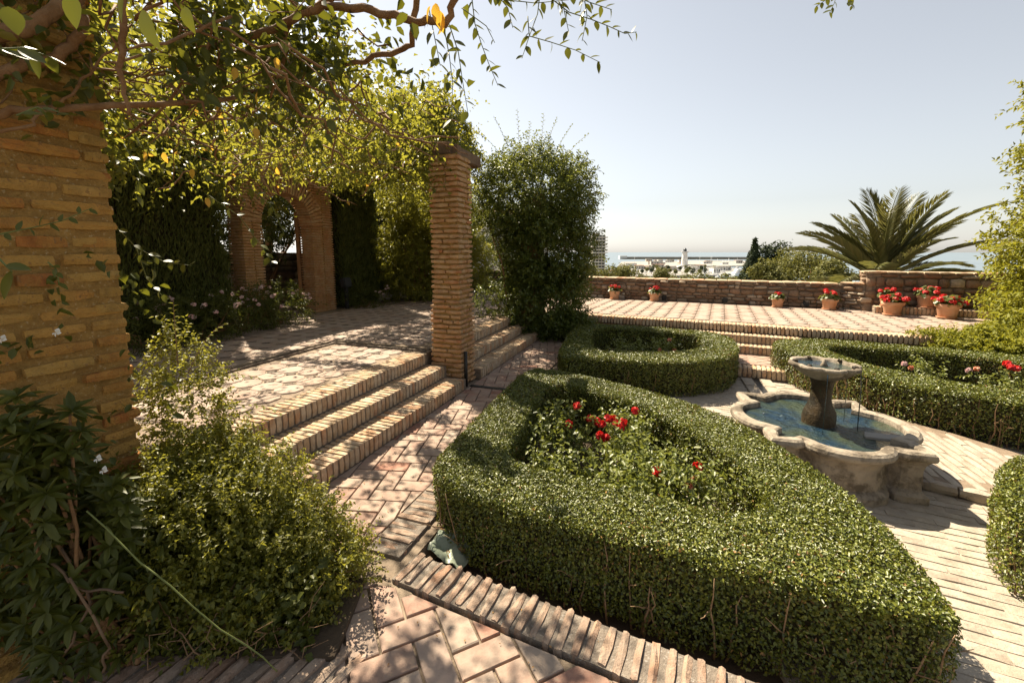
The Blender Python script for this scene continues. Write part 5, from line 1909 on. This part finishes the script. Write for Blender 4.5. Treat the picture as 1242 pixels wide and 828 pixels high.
# ------------------------------------------------------------------ foreground shrubs
fg = plant('mounded_shrub', 'small leaved mounded shrub spilling over the path, sunlit on top', 'shrub', (-1.4, 1.95, 0.03),
           [((-1.14, 1.98, 0.08), (0.36, 0.30, 0.32), 2000), ((-1.42, 2.02, 0.26), (0.38, 0.34, 0.40), 2600), ((-1.22, 1.82, 0.05), (0.38, 0.22, 0.32), 1700), ((-1.60, 2.12, 0.42), (0.26, 0.24, 0.36), 1400),
            ((-1.82, 2.30, 0.78), (0.17, 0.20, 0.45), 520), ((-1.52, 1.80, 0.25), (0.40, 0.22, 0.40), 2300), ((-1.60, 1.92, 0.35), (0.30, 0.25, 0.36), 1300)],
           0.021, 'mound', 11, 0.10, 0.62, 0.010, 26, up=0.5, droop=0.0)
sprays(fg, [((-1.75, 2.25, 1.05), (-1.55, 2.3, 1.32), .05), ((-1.7, 2.2, 0.95), (-1.35, 2.25, 1.02), .06), ((-1.8, 2.25, 1.1), (-1.75, 2.2, 1.45), .03), ((-1.6, 2.2, .85), (-1.25, 2.25, .82), .05)], 0.03, 'bright', 16, 0.003)
# broad leaved whorled shrub in front of the massive pillar
bs = empty('broad_leaved_shrub', (-1.62, 1.55, 0.03), 'dark shrub with whorls of long glossy leaves before the massive pillar', 'shrub')
P, D, Ls, tb = [], [], [], []
for k in range(430):
    d = rand_dirs(1)[0]
    c = np.array((-1.74, 1.56, 0.46)) + d * np.array((0.32, 0.18, 0.46)) * random.uniform(.5, 1.05)
    if k > 340: c = np.array((-1.66, 1.42, 0.98)) + d * np.array((0.14, 0.12, 0.30)) * random.uniform(.3, 1.0)
    if c[2] < 0.06: continue
    ax = unit((d * 0.7 + np.array((0.25, -0.25, 0.6)))[None])[0]
    sx = unit(np.cross(ax, rand_dirs(1)))[0]
    sy = np.cross(ax, sx)
    m = random.randint(6, 9)
    for i in range(m):
        a = 2 * math.pi * i / m + random.uniform(-.2, .2)
        P.append(c)
        D.append(sx * math.cos(a) + sy * math.sin(a) + ax * random.uniform(.15, .7))
        Ls.append(random.uniform(.045, .085))
    if k % 14 == 0:
        tb.append((wander((-1.62 + random.uniform(-.08, .08), 1.56, 0.02), tuple(c), 6, 0.08), [.011, .010, .009, .008, .006, .005, .004]))
P, D = np.array(P), np.array(D)
VV, (k, polys) = leaf_verts(P, D, np.tile((0.1, -0.2, 1.0), (len(P), 1)) + RNG.normal(size=P.shape) * .15, np.array(Ls), 0.36, 0.15, 6, 0.2)
link('foliage', fast_mesh('foliage', VV, k, polys), MT['dark_leaf'], bs)
link('stem', tube_mesh(tb, 6), MT['bark'], bs, kind='stuff')
link('green_stalk', tube_mesh([(wander(at(105, 620, 1.35), at(335, 815, 1.30), 10, 0.06), [0.0026] * 8 + [.0028, .0024, .002])], 6), MT['green_stem'], bs)
for pts in ([(62, 682, 1.42), (100, 715, 1.42), (150, 718, 1.45)], [(75, 665, 1.45), (110, 730, 1.42), (80, 790, 1.40)], [(85, 700, 1.4), (130, 780, 1.38), (125, 815, 1.38)]):
    Pn = []
    q = [at(*p) for p in pts]
    for a, b in zip(q[:-1], q[1:]): Pn += wander(a, b, 5, .015)
    link('branch', tube_mesh([(Pn, 0.0045)], 6), MT['wood'], bs)
WF = bloom_mesh(0.006, 6, 0.022, 'white_petal', 0.5)
for u, v in ((68, 403), (2, 411), (118, 556), (125, 570)):
    link('bloom', WF, None, bs, at(u, v, 1.42), (R(60), 0, 0), (.7,) * 3)
# ground layer of ivy leaves and dry twigs between the shrubs
P = np.column_stack([RNG.uniform(-2.2, -0.85, 2600), RNG.uniform(1.58, 1.95, 2600), RNG.random(2600) ** 2 * 0.28 + 0.03])
o = cloud('ivy', P, np.tile((0, -0.3, 1.0), (len(P), 1)), 0.034, 'dark_leaf', None, 0.8, 0.6, detail=6)
tag(o, 'ivy leaves creeping over the soil behind the shaded edging', 'ivy', kind='stuff')
tb = []
for k in range(70):
    a = Vector((random.uniform(-2.0, -0.9), random.uniform(1.55, 1.75), 0.04))
    tb.append((wander(a, a + Vector((random.uniform(-.3, .3), random.uniform(-.12, .2), random.uniform(.02, .28))), 5, .08), [.003, .003, .0025, .002, .0015, .001]))
o = link('dry_twigs', tube_mesh(tb, 5), MT['stem'])
tag(o, 'tangle of dry brown twigs under the foreground shrubs', 'twigs', kind='stuff')

# ------------------------------------------------------------------ palm beyond the parapet
def palm(base, crown_z, nf, label):
    b = Vector(base)
    t = empty('palm_tree', b, label, 'palm')
    c = Vector((b.x, b.y, crown_z))
    link('trunk', tube_mesh([([b.lerp(c, i / 6) for i in range(7)], [0.34, .32, .30, .30, .32, .36, .30])], 14), MT['bark'], t)
    FR = []
    for v in range(6):
        L = 3.1 + 0.25 * v % 0.6
        e0 = (82, 72, 60, 48, 34, 16)[v]
        pts = []
        p = Vector((0, 0, 0))
        el = R(e0)
        n = 16
        for i in range(n + 1):
            pts.append(p.copy())
            p = p + Vector((math.cos(el), 0, math.sin(el))) * (L / n)
            el -= R((1.0 if v < 2 else 1.7) + i * 0.16)
        bm = bmesh.new()
        tube_into(bm, pts, [0.032 * (1 - .8 * i / n) for i in range(n + 1)], 5)
        rme = bm_mesh(bm, smooth=True)
        rme.materials.append(MT['palm'])
        P, D, Ls, Nn = [], [], [], []
        for k in range(50):
            f = 0.16 + 0.84 * k / 50
            i = min(n - 1, int(f * n))
            q = pts[i].lerp(pts[i + 1], f * n - i)
            d = (pts[i + 1] - pts[i]).normalized()
            up = Vector((0, 1, 0)).cross(d)
            for s in (-1, 1):
                P.append(tuple(q))
                dd = Vector((0, s, 0)) * 0.75 + d * 0.85 - up * 0.25 + Vector((random.uniform(-.1, .1),) * 3)
                D.append(tuple(dd))
                Nn.append(tuple(Vector((0, s * .6, 0)) - up))
                Ls.append(0.80 * (math.sin(math.pi * min(1, 0.18 + f * 0.80)) ** 0.6) * random.uniform(.85, 1.1))
        VV, (kk, polys) = leaf_verts(np.array(P), np.array(D), np.array(Nn), np.array(Ls), 0.055, 0.3, 4, 0.22)
        lme = fast_mesh('leaflets', VV, kk, polys)
        lme.materials.append(MT['palm'])
        FR.append((rme, lme))
    for k in range(nf):
        v = min(5, int(6 * (k + .5) / nf))
        a = k * 2.399 + random.uniform(-.2, .2)
        sc = random.uniform(.85, 1.1)
        rot = (random.uniform(-.16, .16), random.uniform(-.16, .12), a)
        f = link('frond', FR[v][0], None, t, c, rot, (sc,) * 3)
        link('leaflets', FR[v][1], None, f, c, rot, (sc,) * 3)
    return t


palm((12.9, 15.0, -2.2), 0.60, 28, 'large feathery date palm rising behind the higher parapet')


# ------------------------------------------------------------------ trees below the terrace
def far_tree(label, u, vtop, Y, wpx, mat, leaf, n, hfac=1.0, shape='round', tall=1.7, group='trees below the terrace'):
    top = at(u, vtop, Y)
    w = wpx / _F * Y / 2
    gz = terrain_z(top.x, top.y)
    t = empty('tree', (top.x, top.y, gz), label, 'tree', group)
    h = top.z - gz
    if shape == 'round':
        P, d = [], []
        k = max(3, n // 260)
        for i in range(k):
            c = (top.x + random.uniform(-.6, .6) * w, top.y + random.uniform(-.6, .6) * w, top.z - w * hfac * random.uniform(.35, 1.4))
            a, b = blob_pts(c, (w * .6, w * .6, w * .5 * hfac), n // k, .6)
            P.append(a); d.append(b)
        P, d = np.vstack(P), np.vstack(d)
        cloud('crown', P, d + np.array((0, 0, .4)), leaf, mat, t, 0.7, 0.9)
    else:
        z = RNG.random(n) ** 0.7
        a = RNG.uniform(0, 2 * math.pi, n)
        hh = min(h * .95, wpx / _F * Y * tall)
        layer = 0.72 + 0.28 * np.abs(np.sin(z * 26))
        rr = w * z * layer * (RNG.random(n) ** .35)
        P = np.column_stack([top.x + np.cos(a) * rr, top.y + np.sin(a) * rr, top.z - z * hh])
        nn = np.column_stack([np.cos(a), np.sin(a), np.full(n, .4)])
        cloud('crown', P, nn, leaf, mat, t, 0.5, 0.9)
    link('trunk', tube_mesh([([(top.x, top.y, gz - .1), (top.x, top.y, top.z - w * .8)], [max(.12, w * .10), max(.06, w * .04)])], 7), MT['bark'], t)
    return t


far_tree('pointed dark conifer beside the sea, slimmer of the pair', 916, 289, 60, 74, 'conifer', 0.36, 7000, shape='cone', tall=1.7)
far_tree('broader dark ragged conifer beside the slim pointed one', 938, 292, 64, 34, 'conifer', 0.34, 4200, hfac=1.7)
for i, (u, v, Y, w, lab) in enumerate(((960, 302, 58, 50, 'rounded olive green tree in front of the broader conifer'), (986, 303, 54, 58, 'wide olive green tree next to the palm fronds'), (938, 316, 50, 40, 'low olive green crown under the conifers'),
                                       (1010, 312, 50, 46, 'olive green crown half hidden by the palm'), (910, 326, 70, 24, 'small olive crown at the foot of the slim conifer'))):
    far_tree(lab, u, v, Y, w, 'far_leaf', 0.30, 3000)
for i, (u, v, Y, w, lab) in enumerate(((735, 322, 85, 30, 'yellow green tree crown beside the tower block'), (756, 322, 90, 26, 'tree crown above the parapet, next to the one by the tower block'), (712, 318, 80, 30, 'tree crown partly hidden by the bushy climber'),
                                       (775, 327, 95, 24, 'low tree crown above the first geranium pot'), (798, 323, 90, 26, 'tree crown above the second geranium pot'), (806, 326, 92, 24, 'small dark crown left of the lighthouse foot'),
                                       (826, 328, 95, 26, 'tree crown below the lighthouse'), (850, 328, 90, 30, 'wide flat tree crown between lighthouse and boats'), (872, 330, 95, 20, 'small crown in front of the marina'), (893, 333, 90, 24, 'low crown beside the teal boat'))):
    far_tree(lab, u, v - 2 if u < 765 else v + 2, Y, w * 1.1, 'far_leaf', 0.36, 1700)

# ------------------------------------------------------------------ white house beyond the court
hs_ = empty('white_house', (-1.2, 27.5, -1.0), 'white rendered house with grey shutters behind the far court wall', 'house')
HX, HY = -4.2, 26.0
link('wall', box_mesh(HX, HX + 6.4, HY, HY + 5, -1.4, 4.0), MT['white_wall'], hs_)
rf = prism_mesh([(HX - .3, HY - .3), (HX + 6.7, HY - .3), (HX + 6.7, HY + 5.3), (HX - .3, HY + 5.3)], 4.004, 4.16)
link('roof', rf, MT['roof'], hs_)
for wx in (-2.22, -0.95, 0.35):
    w = link('window', box_mesh(wx - .05, wx + .87, HY - .05, HY + .02, 0.80, 2.72), MT['white_wall'], hs_)
    link('pane', box_mesh(wx + .02, wx + .80, HY - .062, HY - .052, 0.88, 2.64), MT['glass'], w)
    for k in range(2):
        sh = link('shutter', box_mesh(wx + .03 + k * .39, wx + .39 + k * .39, HY - .10, HY - .066, 0.90, 2.62), MT['shutter'], w)

# ------------------------------------------------------------------ port and sea front, far below
tb_ = empty('tower_block', (82, 420, -28), 'pale apartment tower with stacked balconies beside the leafy climber', 'building')
TX, TY = 78.0, 420.0
link('wall', box_mesh(TX, TX + 12.5, TY, TY + 14, -28, 17.5), MT['block'], tb_)
link('stair_core', box_mesh(TX + 3, TX + 8, TY + 4, TY + 9, 17.5, 20), MT['block'], tb_)
for k in range(15):
    z = -26 + k * 2.95
    bl = link('balcony', box_mesh(TX + 0.5, TX + 14.6, TY - 1.6, TY + 10, z, z + 0.9), MT['white_wall'], tb_)
    for j in range(4):
        link('window', box_mesh(TX + 0.8 + j * 3.0, TX + 2.8 + j * 3.0, TY - .06, TY + .3, z + 1.0, z + 2.6), MT['glass'], bl)
wharf = link('quay', prism_mesh([(120, 520), (330, 560), (420, 700), (395, 840), (300, 830), (150, 700)], -34, -27.4), MT['quay'])
tag(wharf, kind='structure')
mole = link('quay', prism_mesh([(215, 880), (640, 960), (800, 1440), (690, 1500), (330, 1300)], -34, -27.6), MT['quay'])
tag(mole, kind='structure')
LH = empty('lighthouse', (312, 780, -27.4), 'white tapering lighthouse with a dark lantern above the harbour', 'lighthouse')
link('base', box_mesh(302, 322, 772, 790, -27.5, -22), MT['white_wall'], LH)
link('tower', lathe_mesh([(6.2, 0), (5.6, 6), (4.6, 18), (4.2, 22.5)], 24), MT['white_wall'], LH, (312, 780, -22))
link('gallery', lathe_mesh([(4.2, 0), (6.2, 1.0), (6.4, 2.0), (6.2, 2.4), (0, 2.4)], 24), MT['shutter'], LH, (312, 780, 0.3))
link('lantern', lathe_mesh([(2.9, 0), (2.9, 3.2), (3.4, 3.3), (2.6, 4.6), (0.4, 5.8), (0, 7.2)], 18), MT['glass'], LH, (312, 780, 2.6))
BW = empty('breakwater', (800, 1900, -30), 'long dark breakwater crossing the sea behind the lighthouse', 'breakwater')
link('rampart', prism_mesh([(500, 1930), (1090, 1870), (1090, 1884), (500, 1946)], -32, -19.5), MT['quay'], BW)
link('rock_toe', prism_mesh([(490, 1905), (1100, 1845), (1100, 1868), (490, 1928)], -32, -26.5), MT['land'], BW)
link('end_block', box_mesh(480, 512, 1920, 1950, -32, -15), MT['white_wall'], BW)
b2 = link('jetty', box_mesh(640, 940, 1395, 1412, -32, -27.0), MT['quay'])
tag(b2, 'low concrete jetty in the harbour in front of the breakwater', 'jetty')

BOAT_H = {}


def boat_mesh(kind):
    bm = bmesh.new()
    n = 8
    secs = []
    for i in range(n + 1):
        t = i / n
        w = 0.5 * (math.sin(math.pi * min(1, 0.25 + t * .75)) ** 0.7) * 0.32
        w = max(w, 0.002)
        zt = 0.10 + 0.06 * t * t
        secs.append([bm.verts.new((t - .5, -w, zt)), bm.verts.new((t - .5, -w * .7, 0)), bm.verts.new((t - .5, w * .7, 0)), bm.verts.new((t - .5, w, zt))])
    for a, b in zip(secs[:-1], secs[1:]):
        for k in range(3):
            bm.faces.new((a[k], b[k], b[k + 1], a[k + 1]))
        bm.faces.new((a[3], b[3], b[0], a[0]))
    bm.faces.new(secs[0])
    return bm_mesh(bm)


HULL = boat_mesh(0)
HULL.materials.append(MT['boat'])
HULL2 = boat_mesh(0)
HULL2.materials.append(MT['teal'])
CAB = box_mesh(-0.22, 0.12, -0.10, 0.10, 0.09, 0.24, 0.02)
CAB.materials.append(MT['boat'])
CAB2 = box_mesh(-0.15, 0.05, -0.08, 0.08, 0.235, 0.32, 0.02)
CAB2.materials.append(MT['boat'])
MAST = tube_mesh([([(0, 0, 0.1), (0, 0, 1.3)], [0.012, 0.006])], 5)
MAST.materials.append(MT['boat'])
rs = random.Random(3)
for k in range(60):
    u = rs.uniform(830, 903)
    Y = rs.uniform(500, 760)
    if k > 48: u, Y = rs.uniform(760, 830), rs.uniform(560, 700)
    x = (u - 621) / _F * Y
    L = rs.uniform(9, 20)
    sail = k % 2
    b = empty('moored_boat', (x, Y, -29.9 if x > 135 else -27.3), 'white sailing yacht with a tall mast moored in the marina' if sail else 'white motor cruiser with a stepped cabin moored in the marina', 'boat',
              'sailing yachts in the marina' if sail else 'motor cruisers in the marina', rs.uniform(0, 6.28))
    b.scale = (L, L, L)
    if b.location.z > -28: b.location.z = -27.3
    link('hull', HULL, None, b, local=True)
    link('cabin', CAB, None, b, local=True)
    if sail: link('mast', MAST, None, b, local=True)
    else: link('flybridge', CAB2, None, b, local=True)
b = empty('ferry', ((897 - 621) / _F * 470, 470, -29.9), 'teal hulled ferry moored at the right of the marina', 'boat', None, R(15))
b.scale = (42, 42, 42)
link('hull', HULL2, None, b, local=True)
link('cabin', CAB, None, b, local=True)
link('flybridge', CAB2, None, b, local=True)
for k in range(36):
    u, Y = rs.uniform(748, 880), rs.uniform(560, 860)
    if k > 20: u, Y = rs.uniform(762, 895), rs.uniform(900, 1400)
    x = (u - 621) / _F * Y
    w, d, h = rs.uniform(8, 24), rs.uniform(8, 14), rs.uniform(3, 8)
    hb = empty('port_building', (x, Y, -27.5), ['low white port shed among the quayside trees', 'low cream port building with a flat roof on the quay', 'small red roofed port house on the quay'][k % 3], 'building', ['white port sheds', 'cream port buildings', 'red roofed port houses'][k % 3])
    link('wall', box_mesh(-w / 2, w / 2, -d / 2, d / 2, 0, h), MT['white_wall'] if k % 3 == 0 else MT['block'], hb, local=True)
    link('roof', box_mesh(-w / 2 - .4, w / 2 + .4, -d / 2 - .4, d / 2 + .4, h + .01, h + .7), MT['roof'] if k % 3 == 2 else MT['quay'], hb, local=True)
    for j in range(3):
        link('window', box_mesh(-w / 2 + w * (j + .3) / 3, -w / 2 + w * (j + .7) / 3, -d / 2 - .06, -d / 2 + .1, h * .3, h * .7), MT['glass'], hb, local=True)
for k in range(26):
    u, Y = rs.uniform(738, 868), rs.uniform(520, 760)
    x = (u - 621) / _F * Y
    t = empty('quay_tree', (x, Y, -27.5), 'small olive green tree standing on the quay among the port buildings' if k % 2 else 'small dark evergreen standing on the quay among the port buildings', 'tree', 'olive green trees on the quay' if k % 2 else 'dark evergreens on the quay')
    h = rs.uniform(6, 10)
    P, d = blob_pts((x, Y, -27.5 + h * .72), (h * .34, h * .34, h * .32), 220, .5)
    cloud('crown', P, d, 1.3, 'far_leaf' if k % 2 else 'conifer', t, 0.7, .9)
    link('trunk', tube_mesh([([(x, Y, -27.6), (x, Y, -27.5 + h * .6)], [.3, .2])], 6), MT['bark'], t)
